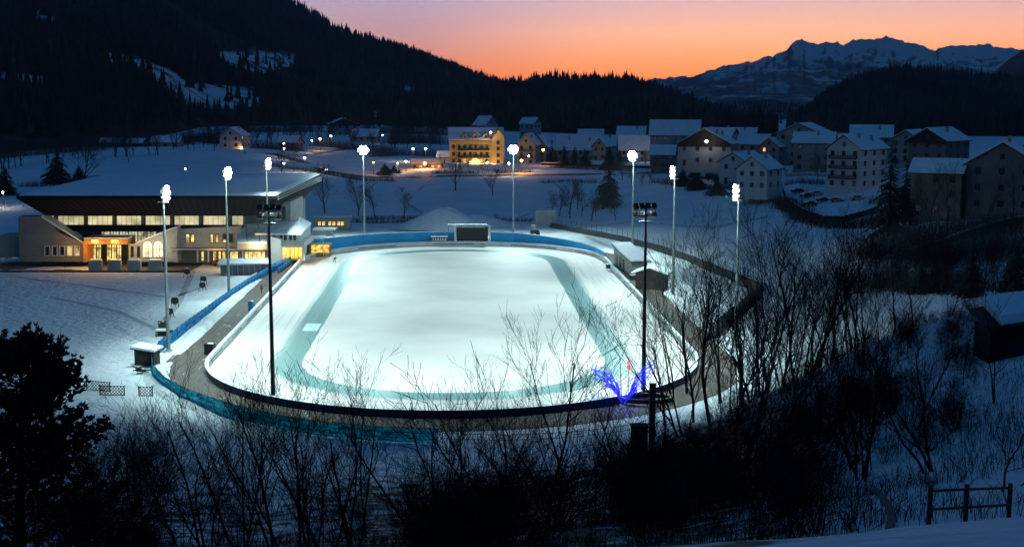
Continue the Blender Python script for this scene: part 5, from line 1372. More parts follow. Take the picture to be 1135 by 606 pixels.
tr('fork/4', 832, 318, 136, 'forked leafless tree in front of the dark bank corner')
tr('tall/5', 852, 335, 132, 'bare tree with short side branches left of the thick stump')
tr('slim/6', 870, 315, 130, 'straight dark trunk with sparse twigs on the shoulder of the slope')
tr('fine/6', 886, 238, 128, 'tallest fine branched tree reaching up to the right field')
tr('tall/6', 905, 255, 124, 'tall leafless tree right of the tallest fine branched one')
tr('fork/5', 925, 290, 120, 'bare tree with dense upper twigs before the yard wall')
tr('fine/7', 945, 275, 118, 'leafless tree under the retaining wall')
tr('tall/7', 960, 330, 108, 'dark bare tree near the crest of the right slope')
tr('fine/8', 915, 420, 84, 'low bare tree in the middle of the dark right slope')
tr('slim/7', 938, 390, 80, 'thin straight tree in the middle of the dark right slope')
tr('fork/6', 1040, 352, 62, 'V shaped many stemmed sapling on the dark snow slope, lower right', sx=1.25)
tr('knob/4', 1118, 440, 50, 'low spreading bare fruit tree at the right frame edge', sx=1.3)
tr('fine/9', 1010, 330, 104, 'bare tree on the crest left of the dark hut')
tr('slim/8', 1062, 300, 106, 'thin tree on the crest touching the dark hut')
tr('tall/8', 800, 430, 92, 'bare tree on the lower dark slope left of centre of the thicket')
tr('fine/10', 850, 455, 80, 'low branching tree in the dark lower thicket on the right')
for i, (px_, top, Y) in enumerate([(745, 300, 165), (783, 330, 160), (842, 345, 150), (862, 350, 146), (880, 345, 140), (900, 340, 135), (820, 360, 150), (765, 375, 140)]):
    tr('slim/%d' % (i % 4 + 9), px_, top, Y, 'thin leafless stem in the belt of trees before the right path', group='thin trees in the belt right of the rink')
for i, (px_, top, Y) in enumerate([(975, 320, 112), (990, 335, 108), (935, 320, 122), (1030, 335, 108), (1085, 300, 130), (1110, 290, 135), (1050, 290, 140), (1130, 280, 140), (1020, 280, 150), (995, 270, 160), (965, 285, 150)]):
    tr('fine/%d' % (i % 4 + 1), px_, top, Y, 'leafless tree in the dark wood along the crest of the right slope', group='trees along the crest of the right slope')
# shrubs: the dark thicket at the foot of the picture
rng = random.Random(77)
for i in range(80):
    px_ = rng.uniform(450, 990); top = rng.uniform(478, 592)
    if px_ < 520: top = max(top, 520)
    Y = rng.uniform(52, 84)
    tr(('thicket/%d' if i % 2 else 'bush/%d') % (i % 4), px_, top, Y, 'dense dark leafless shrub in the thicket at the foot of the frame', name='shrub', cat='shrub', group='shrubs of the dark thicket')
for i in range(19):
    px_ = rng.uniform(80, 450); top = rng.uniform(525, 592); Y = rng.uniform(75, 96)
    tr('bush/%d' % (i % 4), px_, top, Y, 'thin stemmed leafless shrub on the snowy lower left slope', name='shrub', cat='shrub', group='shrubs on the lower left slope')
for i in range(8):
    px_ = rng.uniform(95, 185); top = rng.uniform(450, 500); Y = rng.uniform(105, 125)
    tr('bush/%d' % (i % 4), px_, top, Y, 'small leafless shrub on the snow right of the pine', name='shrub', cat='shrub', group='small shrubs right of the pine')
for i in range(130):
    px_ = rng.uniform(680, 1080); top = rng.uniform(415, 540); Y = rng.uniform(70, 118)
    t = atd(px_, top, Y); z = h(t.x, t.y)
    if t.z - z < .8 or t.z - z > 5: t.z = z + rng.uniform(1.2, 3)
    plant(['thicket/%d', 'bush/%d', 'thicket/%d', 'fine/%d'][i % 4] % (i % 3 + (1 if i % 4 == 3 else 0)), (t.x, t.y, z), t.z - z, 'dark shrub scattered over the right slope', name='shrub', cat='shrub', group='shrubs over the right slope')

for i, (px_, top, Y) in enumerate([(780, 262, 175), (805, 300, 160), (828, 290, 150), (846, 300, 146), (858, 270, 140), (874, 262, 138), (893, 270, 132), (912, 262, 130), (930, 255, 128), (952, 262, 122), (838, 330, 142), (815, 345, 146), (882, 300, 134), (902, 310, 130), (768, 310, 165), (920, 330, 124), (945, 310, 118)]):
    tr(['fine/%d', 'fork/%d', 'knob/%d', 'tall/%d'][i % 4] % (i % 3 + 9), px_, top, Y, 'leafless tree in the dense grove before the fence corner of the right field', group='grove before the right field')
for i, (px_, py_, top) in enumerate([(1028, 262, 190), (1050, 262, 185), (1068, 262, 200), (1092, 258, 196), (1006, 262, 205), (1122, 254, 180)]):
    b = ground(px_, py_, 120, 400); t = atd(px_, top, b.y); plant('fine/%d' % (i % 4 + 1), b, t.z - b.z, 'bare tree standing before the walls of the large right house', group='trees before the large right house')
rng = random.Random(123)
for i in range(24):
    px_ = rng.uniform(190, 760); top = rng.uniform(440, 535); Y = rng.uniform(58, 82)
    tr(['fine/%d', 'fork/%d', 'knob/%d', 'fine/%d', 'slim/%d'][i % 5] % (i % 6 + 1), px_, top, Y, 'crooked leafless tree in the tangle along the foot of the frame', group='tangled trees along the foot of the frame', sx=rng.uniform(1.1, 1.5))
for i in range(30):
    px_ = rng.uniform(690, 1075); top = rng.uniform(490, 572); Y = rng.uniform(40, 62)
    tr(['thicket/%d', 'bush/%d', 'knob/%d'][i % 3] % (i % 4 + (1 if i % 3 == 2 else 0)), px_, top, Y, 'dark bush on the near lower right slope above the rail fence', name='shrub', cat='shrub', group='dark bushes on the lower right slope')
for i in range(30):
    px_ = rng.uniform(810, 1125); top = rng.uniform(325, 440); Y = rng.uniform(62, 108)
    tr(['fine/%d', 'fork/%d', 'tall/%d', 'knob/%d', 'fine/%d'][i % 5] % (i % 6 + 1), px_, top, Y, 'dark bare tree growing on the snowy right slope below the crest', group='dark trees over the right slope')
for i, (px_, top, Y) in enumerate([(105, 530, 44), (128, 545, 46), (150, 560, 48), (90, 500, 46), (165, 572, 47)]):
    tr('thicket/%d' % (i % 4), px_, top, Y, 'black shrub at the foot of the large pine', name='shrub', cat='shrub', group='black shrubs at the foot of the large pine')
# trees of the valley
def far(key, px, py, top, label, **k):
    b = ground(px, py, 150, 1200); t = atd(px, top, b.y); return plant(key, b, t.z - b.z, label, **k)
far('round/1', 863, 318, 255, 'bushy round crowned leafless tree at the fence corner of the right field')
far('far/1', 360, 236, 190, 'leafless tree behind the arena annex, left of the lit pole')
far('far/2', 397, 240, 200, 'leafless tree directly behind the lit pole at the far left')
far('far/3', 415, 241, 206, 'leaning leafless tree right of the lit pole at the far left')
far('far/4', 448, 242, 211, 'rounded leafless tree standing alone on the slope behind the rink')
far('far/1', 505, 212, 172, 'dark leafless tree in front of the yellow hotel, on the slope')
far('far/2', 546, 217, 190, 'broad leafless tree right of the hotel on the slope')
far('far/3', 550, 246, 236, 'small spreading tree behind the scoreboard')
far('far/4', 143, 180, 157, 'lone leafless tree on the left snow hill')
far('far/1', 312, 196, 166, 'leafless tree left of the road bend')
far('far/2', 326, 190, 165, 'leafless tree close to the road bend')
far('far/3', 94, 205, 158, 'tall thin leafless tree left on the snow hill')
far('far/3', 682, 245, 222, 'small leafless tree right under the dark spruce')
far('round/2', 272, 171, 148, 'orange lit leafless tree beside the slim white house')
far('far/4', 745, 190, 153, 'pointed pinkish lit tree beside the white chalet', sx=.5)
for i, (px_, py_, top) in enumerate([(620, 240, 210), (632, 243, 205), (645, 240, 212), (655, 246, 215), (612, 236, 215), (640, 232, 205), (660, 240, 222)]):
    far('far/%d' % (i % 4 + 1), px_, py_, top, 'pale leafless bush in the group left of the dark spruce', group='bushes left of the spruce')
for i, (px_, py_, top) in enumerate([(700, 204, 188), (712, 206, 192), (722, 205, 190), (738, 210, 195), (640, 185, 172), (628, 184, 170), (655, 186, 174), (615, 182, 168), (690, 200, 180), (560, 190, 176), (520, 190, 178), (533, 191, 180), (575, 188, 177), (490, 186, 172), (862, 192, 176), (872, 200, 185), (915, 196, 182)]):
    far('far/%d' % (i % 4 + 1), px_, py_, top, 'small dark garden tree among the village houses', group='small garden trees in the village')
rng = random.Random(41)
for i in range(120):
    px_ = rng.uniform(-10, 490); py_ = np.interp(px_, [0, 60, 160, 230, 300, 480], [182, 172, 164, 160, 152, 158]) + rng.uniform(-4, 9)
    b = ground(px_, py_, 300, 1100); plant('far/%d' % (i % 4 + 1), b, rng.uniform(6, 13), 'bare tree along the lower edge of the left forest', group='trees along the lower edge of the left forest')
rng = random.Random(90)
for i in range(34):
    px_ = rng.uniform(690, 1010); py_ = np.interp(px_, [690, 780, 860, 930, 1010], [188, 196, 198, 200, 215]) + rng.uniform(-14, 8)
    b = ground(px_, py_, 200, 1100)
    plant(['far/%d', 'fine/%d', 'thicket/%d'][i % 3] % (i % 4 if i % 3 == 2 else i % 4 + 1), b, rng.uniform(3, 8) if i % 3 < 2 else rng.uniform(2, 4), 'bare garden tree or bush between the village houses', group='bare garden trees of the village')
def hedge(label, pts, hh, wd, seed, dens=16):
    P = [ground(*a, 150, 900) for a in pts]; o = thing('hedge', label, 'hedge', tuple(P[0])); rg = np.random.default_rng(seed); S_ = []
    for a, b in zip(P[:-1], P[1:]):
        for k in range(int((b - a).length * dens)):
            c = a.lerp(b, rg.random()); x, y = c.x + rg.normal(0, wd / 2), c.y + rg.normal(0, wd / 2); z = h(x, y) if k % 4 == 0 else c.z; e = rg.normal(0, .35, 2); l_ = hh * rg.uniform(.5, 1.15)
            S_.append((x - P[0].x, y - P[0].y, c.z - P[0].z - .2, x - P[0].x + e[0] * l_, y - P[0].y + e[1] * l_, c.z - P[0].z + l_, .05, .02))
    V, Q = tubes(S_, 3); link('twigs', npmesh('twigs', V, Q, TWIGG), o)
for k, (lab, pts, hh_, wd_, de_) in enumerate([
  ('dark scrub band along the forest edge at the far left', [(-5, 176), (60, 170), (110, 166)], 5, 7, 26), ('dark scrub band on the crest of the left snow hill', [(110, 165), (160, 162), (215, 160)], 4, 6, 22),
  ('scrub band left of the slim white house', [(200, 158), (225, 156), (243, 160)], 5, 6, 26), ('scrub band right of the orange lit tree', [(280, 164), (310, 166), (335, 168)], 4, 5, 24),
  ('dark scrub in the fields under the forest edge chalet', [(350, 162), (390, 166), (430, 168)], 4, 6, 20), ('dark scrub above the two white lamps left of the hotel', [(430, 160), (460, 158), (492, 160)], 6, 8, 30),
  ('dark scrub above the service building', [(410, 174), (440, 172), (490, 174)], 4, 6, 22), ('forest edge scrub between slim white house and chalet', [(250, 146), (300, 145), (350, 146)], 6, 8, 26),
  ('forest edge scrub right of the chalet', [(400, 146), (450, 148), (500, 150)], 6, 9, 26),
  ('dark scrub on the bank below the tall white house', [(868, 226), (890, 244), (915, 252), (950, 252), (985, 244)], 2.6, 4, 40), ('dark scrub right under the large right house', [(1000, 268), (1060, 262), (1140, 256)], 4, 7, 60),
  ('dark scrub in the hollow below the retaining wall', [(975, 284), (1060, 288), (1145, 278)], 5, 10, 70), ('dark scrub along the crest of the right slope', [(955, 318), (1020, 322), (1090, 324)], 4, 8, 60)]):
    hedge(lab, pts, hh_, wd_, 30 + k, de_)
hedge('dark hedge between the chalet and the small white house', [(786, 196), (800, 205), (812, 210)], 2.4, 2.0, 12)
hedge('hedge along the yard of the brown house', [(868, 206), (885, 203), (915, 205)], 1.8, 1.5, 13)
hedge('dark hedge right of the tall white house below the spruce', [(962, 226), (985, 224), (1010, 228)], 2.4, 2.4, 14)
hedge('dark hedge before the long low houses right of the hotel', [(612, 186), (650, 188), (700, 190)], 2.2, 2.0, 15)
hedge('low dark hedge behind the left lit pole, at the foot of the slope', [(372, 245), (400, 247), (440, 247), (474, 246)], 1.6, .8, 1)
hedge('second thin hedge line above the low dark hedge', [(400, 243), (440, 242), (478, 242)], 1.0, .6, 2)
hedge('dark hedge between scoreboard and white container', [(538, 246), (560, 245), (590, 246)], 1.3, .8, 3)
hedge('brown hedge along the road in front of the hotel', [(480, 193), (530, 192), (590, 191)], 1.6, 1.0, 4)
hedge('long dark hedge under the road left of the dark spruce', [(600, 203), (630, 202), (662, 203)], 1.6, 1.0, 5)
hedge('dark hedge in the gardens below the white chalet', [(722, 203), (760, 206), (800, 212)], 2.0, 1.6, 6)
hedge('hedge under the small white house at the top of the right field', [(790, 217), (830, 219), (868, 212)], 1.8, 1.2, 7)
hedge('dark hedge on the left snow hill beside the spreading conifer', [(20, 207), (60, 206), (110, 199)], 1.8, 1.5, 8)
hedge('hedge along the field road left of the hotel', [(300, 184), (350, 191), (400, 200), (440, 201)], 1.4, 1.0, 9)
def spruce(seed, hgt, rad, nt=26, nb=13):
    rng = random.Random(seed); V = []; Fc = []
    for t in range(nt):
        u = t / nt; z = hgt * (.10 + .88 * u); L_ = rad * (1 - u) ** .85 * rng.uniform(.8, 1.1) + .12
        for b in range(max(5, int(nb * (1 - .5 * u)))):
            a = rng.uniform(0, 2 * PI); l = L_ * rng.uniform(.65, 1.12); ca, sa = math.cos(a), math.sin(a); w = l * .26 + .1
            dz = -l * rng.uniform(.15, .45); z0 = z + rng.uniform(-.5, .5) * hgt / nt
            for s in range(5):
                f0 = s / 5; f1 = (s + 1.35) / 5; ww = w * (1 - f0 * .75) * rng.uniform(.6, 1.1); k = len(V)
                sw = rng.uniform(-.25, .25) * w
                V += [(ca * l * f0, sa * l * f0, z0 + dz * f0 * f0), (ca * l * f1 - sa * ww + sw * sa, sa * l * f1 + ca * ww, z0 + dz * f1 * f1 - .12 * l), (ca * l * min(1.05, f1 * 1.05), sa * l * min(1.05, f1 * 1.05), z0 + dz * f1 * f1 - rng.uniform(0, .1) * l), (ca * l * f1 + sa * ww, sa * l * f1 - ca * ww, z0 + dz * f1 * f1 - .12 * l)]
                Fc.append((k, k + 1, k + 2, k + 3))
    return np.array(V), np.array(Fc)
def conifer(label, px, py, top, rad_px, seed, loc=None, group=None):
    b = ground(px, py, 60, 1200); t = atd(px, top, b.y); hh = t.z - b.z; rad = rad_px * b.y / F
    o = thing('spruce', label, 'conifer', tuple(b), 0, group); V, Q = spruce(seed, hh, rad); link('crown', npmesh('crown', V, Q, NEEDLE), o)
    q = MB(); q.cyl((0, 0, -.5), (0, 0, hh * .97), hh * .018, .03, 8); obj('trunk', q, BARK, o); return o
conifer('single dark spruce on the slope behind the rink', 674, 229, 172, 18, 1)
conifer('very tall dark spruce in front of the right houses', 985, 262, 150, 26, 2)
conifer('dark spruce right behind the very tall one', 1003, 250, 172, 22, 3)
conifer('dark spreading conifer on the left snow hill', 64, 203, 165, 20, 4)
conifer('dark conifer at the left frame edge on the snow hill', 6, 216, 180, 16, 5)
conifer('low dark conifer beside the spreading one on the left hill', 88, 200, 182, 10, 6)
conifer('dark round evergreen below the white chalet', 757, 206, 186, 14, 7)
conifer('dark evergreen in the garden left of the small white house', 772, 210, 190, 15, 8)
conifer('low dark evergreen under the small white house', 795, 216, 200, 16, 9)
conifer('dark evergreen bush left of the orange lamp', 427, 194, 180, 12, 10)
conifer('dark evergreen above the right end of the snow hill', 438, 192, 182, 10, 11)
conifer('dark evergreen at the brown house wall', 900, 192, 172, 9, 12)
for i, (px_, py_, top, r_) in enumerate([(625, 184, 158, 8), (637, 184, 160, 8), (648, 185, 163, 9), (675, 188, 160, 13), (686, 188, 164, 10), (612, 180, 160, 9), (770, 196, 178, 9)]):
    conifer('dark evergreen in the row before the long low houses', px_, py_, top, r_, 20 + i, group='evergreens before the long houses')
rng = random.Random(61)
for i in range(44):
    px_ = rng.uniform(950, 1150); b = ground(px_, rng.uniform(292, 334), 90, 300); t = atd(px_, rng.uniform(255, 300), b.y)
    plant(['fine/%d', 'knob/%d', 'thicket/%d', 'tall/%d'][i % 4] % (i % 4 if i % 4 == 2 else i % 4 + 1), b, max(3.0, t.z - b.z), 'dark tangled bare tree in the wood below the large right house', group='tangled wood below the large right house')
for i, (px_, py_, top, r_) in enumerate([(1075, 330, 272, 20), (1020, 328, 285, 16), (1125, 322, 268, 22)]):
    conifer(['black conifer in the middle of the dark wood below the large right house', 'black conifer at the left side of the dark wood below the large right house', 'black conifer in the dark wood, touching the right frame edge'][i], px_, py_, top, r_, 40 + i)
hedge('dark hedge along the foot of the long retaining wall on the right', [(985, 300), (1020, 296), (1060, 288), (1100, 280), (1145, 274)], 2.4, 3.0, 11)

# near pine with tufted twigs, left edge
def pine_tree():
    rng = random.Random(12); b = atd(14, 500, 40); z0 = h(b.x, b.y); top = atd(48, 362, 40).z
    o = thing('pine', 'large black pine with tufted branches filling the lower left corner', 'conifer', (b.x, b.y, z0))
    hh = top - z0 - .6; T = []; C = []; V = []; Fc = []
    for s in range(8): a = Vector((.05 * s, .02 * s, hh * s / 8)); T.append((*a, *(a + Vector((.05, .02, hh / 8))), .22 * (1 - s / 9), .22 * (1 - (s + 1) / 9)))
    def tuft(p, d, r):
        for k in range(15):
            e = (d + Vector((rng.uniform(-1, 1), rng.uniform(-1, 1), rng.uniform(-.6, 1))) * .9).normalized(); l = r * rng.uniform(.6, 1.2); sd = e.orthogonal().normalized() * l * .16
            sd = Matrix.Rotation(rng.uniform(0, 6.28), 3, e) @ sd; k0 = len(V); m_ = p + e * l * .5
            V.extend([tuple(p), tuple(m_ + sd), tuple(p + e * l), tuple(m_ - sd)]); Fc.append((k0, k0 + 1, k0 + 2, k0 + 3))
    for t in range(230):
        u = rng.random() ** .8; z = hh * (.02 + .96 * u); a = rng.uniform(0, 2 * PI); l = (3.0 * (1 - u) ** .55 + .5) * rng.uniform(.65, 1.1)
        p = Vector((.4 * u, .16 * u, z)); d = Vector((math.cos(a), math.sin(a), rng.uniform(-.1, .45))).normalized(); n_ = 6
        for k in range(n_):
            d = (d + Vector((rng.uniform(-.2, .2), rng.uniform(-.2, .2), .10))).normalized(); q = p + d * l / n_
            C.append((*p, *q, .035 * (1 - k / 7), .035 * (1 - (k + 1) / 7)))
            if k > 0:
                for s in range(4):
                    e = (d + Vector((rng.uniform(-1, 1), rng.uniform(-1, 1), rng.uniform(-.3, .8)))).normalized(); q2 = q + e * rng.uniform(.12, .42); C.append((*q, *q2, .012, .006)); tuft(q2, e, .17)
            p = q
        tuft(p, d, .22)
    # one long branch reaching right
    p = Vector((.3, 0, hh * .52)); d = Vector((1, -.1, .12)).normalized()
    for k in range(9):
        d = (d + Vector((0, rng.uniform(-.1, .1), .06))).normalized(); q = p + d * .33; C.append((*p, *q, .04, .035)); p = q
        if k > 3:
            for s in range(5): e = (d + Vector((rng.uniform(-1, 1), rng.uniform(-1, 1), rng.uniform(-.5, 1)))).normalized(); q2 = q + e * .25; C.append((*q, *q2, .012, .006)); tuft(q2, e, .2)
    VV, Q = tubes(T, 8); link('trunk', npmesh('trunk', VV, Q, BARK), o); VV, Q = tubes(C, 3); br = link('branch', npmesh('branch', VV, Q, BARK), o)
    link('crown', npmesh('crown', np.array(V), np.array(Fc), PINE), o)
pine_tree()

# dead grass and bramble stalks poking through the near snow
rng_ = np.random.default_rng(9); n_ = 30000
gpx = rng_.uniform(-40, 1180, n_); gd = rng_.uniform(36, 118, n_); gxx = (gpx - PCX) / F * gd * 1.02
keep = np.array([mnoise.noise((x * .09, y * .09, 2.0)) for x, y in zip(gxx, gd)]) + rng_.uniform(-.25, .25, n_) > .05
gxx, gd = gxx[keep], gd[keep]; gz = hvec(gxx, gd); ok = (sdist(gxx, gd) > 14); gxx, gd, gz = gxx[ok], gd[ok], gz[ok]; n_ = len(gxx)
an_ = rng_.uniform(0, 6.28, n_); le = rng_.uniform(.25, 1.0, n_) * np.where(rng_.random(n_) < .1, 1.8, 1); ln_ = rng_.uniform(.1, .8, n_)
b0 = np.stack([gxx, gd, gz - .15], -1); b1 = b0 + np.stack([np.cos(an_) * ln_ * le * .35, np.sin(an_) * ln_ * le * .35, le * .6 + .15], -1); b2 = b1 + np.stack([np.cos(an_) * ln_ * le * .7, np.sin(an_) * ln_ * le * .7, le * .35], -1)
rr_ = np.full((n_, 1), .012); sg_ = np.concatenate([np.concatenate([b0, b1, rr_, rr_], 1), np.concatenate([b1, b2, rr_, rr_ * .4], 1)])
VV, Q = tubes(sg_, 3); o = link('dead_grass', npmesh('dead_grass', VV, Q, TWIG)); o['kind'] = 'stuff'; tag(o, 'dark dead grass and bramble stalks poking through the snow of the near slope', 'dead grass')

# dark hut, rail fence and log at the right edge
p = ground(1096, 400, 40, 160); zt = atd(1087, 364, p.y).z - p.z; wb = 75 * p.y / F
hb = thing('barn', 'black wooden barn with thick snow on its roof at the right frame edge', 'barn', tuple(p), R(-4))
q = MB(); q.extrude([(0, 0, -2.5), (wb, 0, -2.5), (wb, 0, zt + .8), (0, 0, zt - .1)], (0, 4, 0)); obj('wall', q, mat('black planks', (.014, .011, .01), .9, .4, 2, .3, 12), hb)
q = MB(); q.extrude([(-.4, -.5, zt - .05), (wb + .5, -.5, zt + .95), (wb + .5, 4.5, zt + 1.5), (-.4, 4.5, zt + .6)], (0, 0, .15)); r_ = obj('roof', q, DARKWOOD, hb)
q = MB(); q.extrude([(.6, -.4, zt + .32), (wb + .4, -.4, zt + 1.13), (wb + .4, 4.4, zt + 1.66), (.6, 4.4, zt + 1.0)], (0, 0, .7)); obj('snow', q, SNOW, r_)
q = MB(); q.box((1.8, -.04, .6), (1.2, .08, 2.0)); obj('door', q, BLACK, hb)
pts = [(1012, 606, 30), (1030, 570, 33), (1071, 556, 34), (1120, 535, 36)]
P = [atd(*a) for a in pts]
for p in P: p.z = h(p.x, p.y)
rf_ = thing('rail_fence', 'rough wooden post and rail fence on the lower right slope', 'fence', tuple(P[1]))
for a in P[1:]:
    q = MB(); d = a - P[1]; q.box((d.x, d.y, d.z + .55), (.10, .10, 1.3)); obj('post', q, DARKWOOD, rf_)
q = MB()
for a, b in zip(P[1:-1], P[2:]):
    for zz in (.6, 1.1): q.bar(a - P[1] + Vector((0, -.1, zz)), b - P[1] + Vector((0, -.1, zz)), .06)
obj('rail', q, DARKWOOD, rf_)
a = atd(985, 602, 30); a.z = h(a.x, a.y); b = atd(966, 540, 34)
q = MB(); prev = a - a; 
for k in range(1, 9):
    t = k / 8; c = (b - a) * t + Vector((.25 * math.sin(t * 3), 0, .0)); q.cyl(prev, c, .13 - .05 * (t - .12), .13 - .05 * t, 7); prev = c
lg = tag(obj('leaning_log', q, mat('pale bark', (.11, .10, .09), .9, .4, 4, .3, 20), None, tuple(a)), 'pale leaning dead trunk bending left at the bottom right', 'log')

# ------------------------------------------------------------------ hills and mountains
def inpoly(x, y, P):
    c = False; j = len(P) - 1
    for i in range(len(P)):
        if (P[i][1] > y) != (P[j][1] > y) and x < (P[j][0] - P[i][0]) * (y - P[i][1]) / (P[j][1] - P[i][1] + 1e-9) + P[i][0]: c = not c
        j = i
    return c
def interp(tab, x):
    tab = sorted(tab); xs = [t[0] for t in tab]
    return [float(np.interp(x, xs, [t[k] for t in tab])) for k in range(1, len(tab[0]))]
HILLS = {}
GAPS = [[(116, 58), (150, 64), (190, 78), (212, 92), (285, 98), (290, 116), (262, 122), (210, 114), (190, 98), (160, 76), (120, 70)], [(236, 58), (270, 57), (330, 60), (324, 72), (292, 82), (262, 76)], [(0, 80), (48, 84), (60, 92), (30, 92), (0, 90)], [(40, 18), (62, 16), (60, 24), (40, 26)], [(440, 98), (458, 97), (456, 101), (440, 102)], [(465, 136), (490, 152), (520, 158), (480, 160)], [(410, 122), (424, 128), (420, 131), (408, 124)]]
def hill(name, ridge, base, nu, nv, m, amp, freq, power=1.15, seed=0, back=900, oct=5, smooth=True, amp2=0):
    """ridge: (px, py, Y) table of the skyline; base: (px, Y) where the slope begins"""
    x0 = min(r[0] for r in ridge); x1 = max(r[0] for r in ridge); V = np.zeros((nv + 4, nu + 1, 3))
    for i in range(nu + 1):
        px = x0 + (x1 - x0) * i / nu; py, Yr = interp(ridge, px); py += (1.7 * mnoise.noise((px * .16, 1.5, seed)) + 1.1 * mnoise.noise((px * .45, 4.5, seed))) if amp2 else 0; (Yb,) = interp(base, px)
        rp = atd(px, py, Yr); bx = ray(px, 200)[0] / ray(px, 200)[1] * Yb
        for j in range(nv + 1):
            v = j / nv; x = bx + (rp.x - bx) * v; y = Yb + (Yr - Yb) * v; z = -4 + 16 + (rp.z - 12) * v ** power
            e = math.sin(PI * min(1, v)) ** .8
            n = mnoise.fractal((x * freq, y * freq, seed * 3.1), .9, 2.1, oct)
            z += amp * n * e + (amp2 * (mnoise.ridged_multi_fractal((x * freq * 1.9, y * freq * 1.1, seed + 9), .85, 2.1, 6, 1.0, 2.0) - 1.0) * min(1, 5 * (1 - v) + .3) * v ** .7 if amp2 else 0)
            if v == 0: z = -30
            V[j, i] = (x, y, z)
        for k in range(1, 4): V[nv + k, i] = (rp.x * (1 + .1 * k), rp.y + back * k, max(-30, rp.z * (1 - .4 * k)))
    nr = nv + 4; ii = np.arange(nr * (nu + 1)).reshape(nr, nu + 1); Q = np.stack([ii[:-1, :-1], ii[:-1, 1:], ii[1:, 1:], ii[1:, :-1]], -1).reshape(-1, 4)
    at_ = np.array([1.0 if Yr < 3500 and p[1] > 0 and any(inpoly(*pix(*p), G) for G in GAPS) else 0.0 for p in V.reshape(-1, 3)])
    o = struct(link(name, npmesh(name, V.reshape(-1, 3), Q, m, at_, smooth))); HILLS.setdefault(name, []).append(V[:nv + 1]); return V[:nv + 1]
def hill_mat(name, snowc, soil, sc_, lo, hi, nscale=60.):
    m = bpy.data.materials.new(name); m.use_nodes = True; nt = m.node_tree; N = nt.nodes; L = nt.links; b = N['Principled BSDF']; b.inputs['Roughness'].default_value = .9; b.inputs['Specular IOR Level'].default_value = .1
    tc = N.new('ShaderNodeTexCoord'); nz = N.new('ShaderNodeTexNoise'); nz.inputs['Scale'].default_value = sc_; nz.inputs['Detail'].default_value = 12; nz.inputs['Roughness'].default_value = .62; L.new(tc.outputs['Object'], nz.inputs['Vector'])
    r = N.new('ShaderNodeValToRGB'); e = r.color_ramp.elements; e[0].position = lo; e[1].position = hi; e[0].color = (*soil, 1); e[1].color = (*snowc, 1); L.new(nz.outputs['Fac'], r.inputs['Fac'])
    a = N.new('ShaderNodeAttribute'); a.attribute_name = 'tint'; n2 = N.new('ShaderNodeTexNoise'); n2.inputs['Scale'].default_value = .05; n2.inputs['Detail'].default_value = 8; L.new(tc.outputs['Object'], n2.inputs['Vector'])
    r2 = N.new('ShaderNodeValToRGB'); e = r2.color_ramp.elements; e[0].position = .36; e[1].position = .5; e[0].color = (.1, .09, .09, 1); e[1].color = (.74, .73, .76, 1); L.new(n2.outputs['Fac'], r2.inputs['Fac'])
    x = N.new('ShaderNodeMix'); x.data_type = 'RGBA'; L.new(a.outputs['Fac'], x.inputs[0]); L.new(r.outputs[0], x.inputs[6]); L.new(r2.outputs[0], x.inputs[7]); L.new(x.outputs[2], b.inputs['Base Color'])
    return m
def mountain_mat():
    m = bpy.data.materials.new('mountain rock'); m.use_nodes = True; nt = m.node_tree; N = nt.nodes; L = nt.links; b = N['Principled BSDF']; b.inputs['Roughness'].default_value = .9; b.inputs['Specular IOR Level'].default_value = .1
    tc = N.new('ShaderNodeTexCoord'); ge = N.new('ShaderNodeNewGeometry'); sp = N.new('ShaderNodeSeparateXYZ'); L.new(tc.outputs['Object'], sp.inputs[0]); sn_ = N.new('ShaderNodeSeparateXYZ'); L.new(ge.outputs['Normal'], sn_.inputs[0])
    def ma(op, a, c): 
        n = N.new('ShaderNodeMath'); n.operation = op
        for i, v in enumerate((a, c)):
            if isinstance(v, (int, float)): n.inputs[i].default_value = v
            else: L.new(v, n.inputs[i])
        return n.outputs[0]
    mp = N.new('ShaderNodeMapping'); mp.inputs['Scale'].default_value = (.011, .005, .0045); L.new(tc.outputs['Object'], mp.inputs[0])
    nz = N.new('ShaderNodeTexNoise'); nz.inputs['Scale'].default_value = 1.0; nz.inputs['Detail'].default_value = 14; nz.inputs['Roughness'].default_value = .65; nz.inputs['Distortion'].default_value = .5; L.new(mp.outputs[0], nz.inputs['Vector'])
    f = ma('ADD', ma('MULTIPLY', ma('SUBTRACT', sp.outputs[2], 105), .0019), ma('ADD', ma('MULTIPLY', ma('SUBTRACT', nz.outputs['Fac'],   .5), 1.5), ma('MULTIPLY', ma('SUBTRACT', sn_.outputs[2], .86), 1.6)))
    r = N.new('ShaderNodeValToRGB'); e = r.color_ramp.elements; e[0].position = .0; e[0].color = (.07, .07, .07, 1); e[1].position = .34; e[1].color = (.74, .70, .70, 1); k = e.new(.18); k.color = (.19, .18, .18, 1); L.new(f, r.inputs['Fac']); L.new(r.outputs[0], b.inputs['Base Color']); return m
FORF = hill_mat('forest floor', (.16, .15, .16), (.02, .02, .017), .012, .52, .75)
left_ridge = [(-350, -190, 2200), (-100, -150, 2200), (0, -120, 2200), (150, -70, 2300), (260, -25, 2450), (318, 2, 2550), (345, 16, 2600), (380, 36, 2700), (430, 50, 2800), (480, 68, 2950), (530, 86, 3100), (560, 97, 3200), (600, 108, 3300), (700, 125, 3400)]
LB = [(-350, 640), (0, 640), (100, 690), (160, 760), (230, 960), (420, 1000), (700, 1200)]
HV1 = hill('hill', left_ridge, LB, 260, 120, FORF, 40, .004, 1.1, 1)
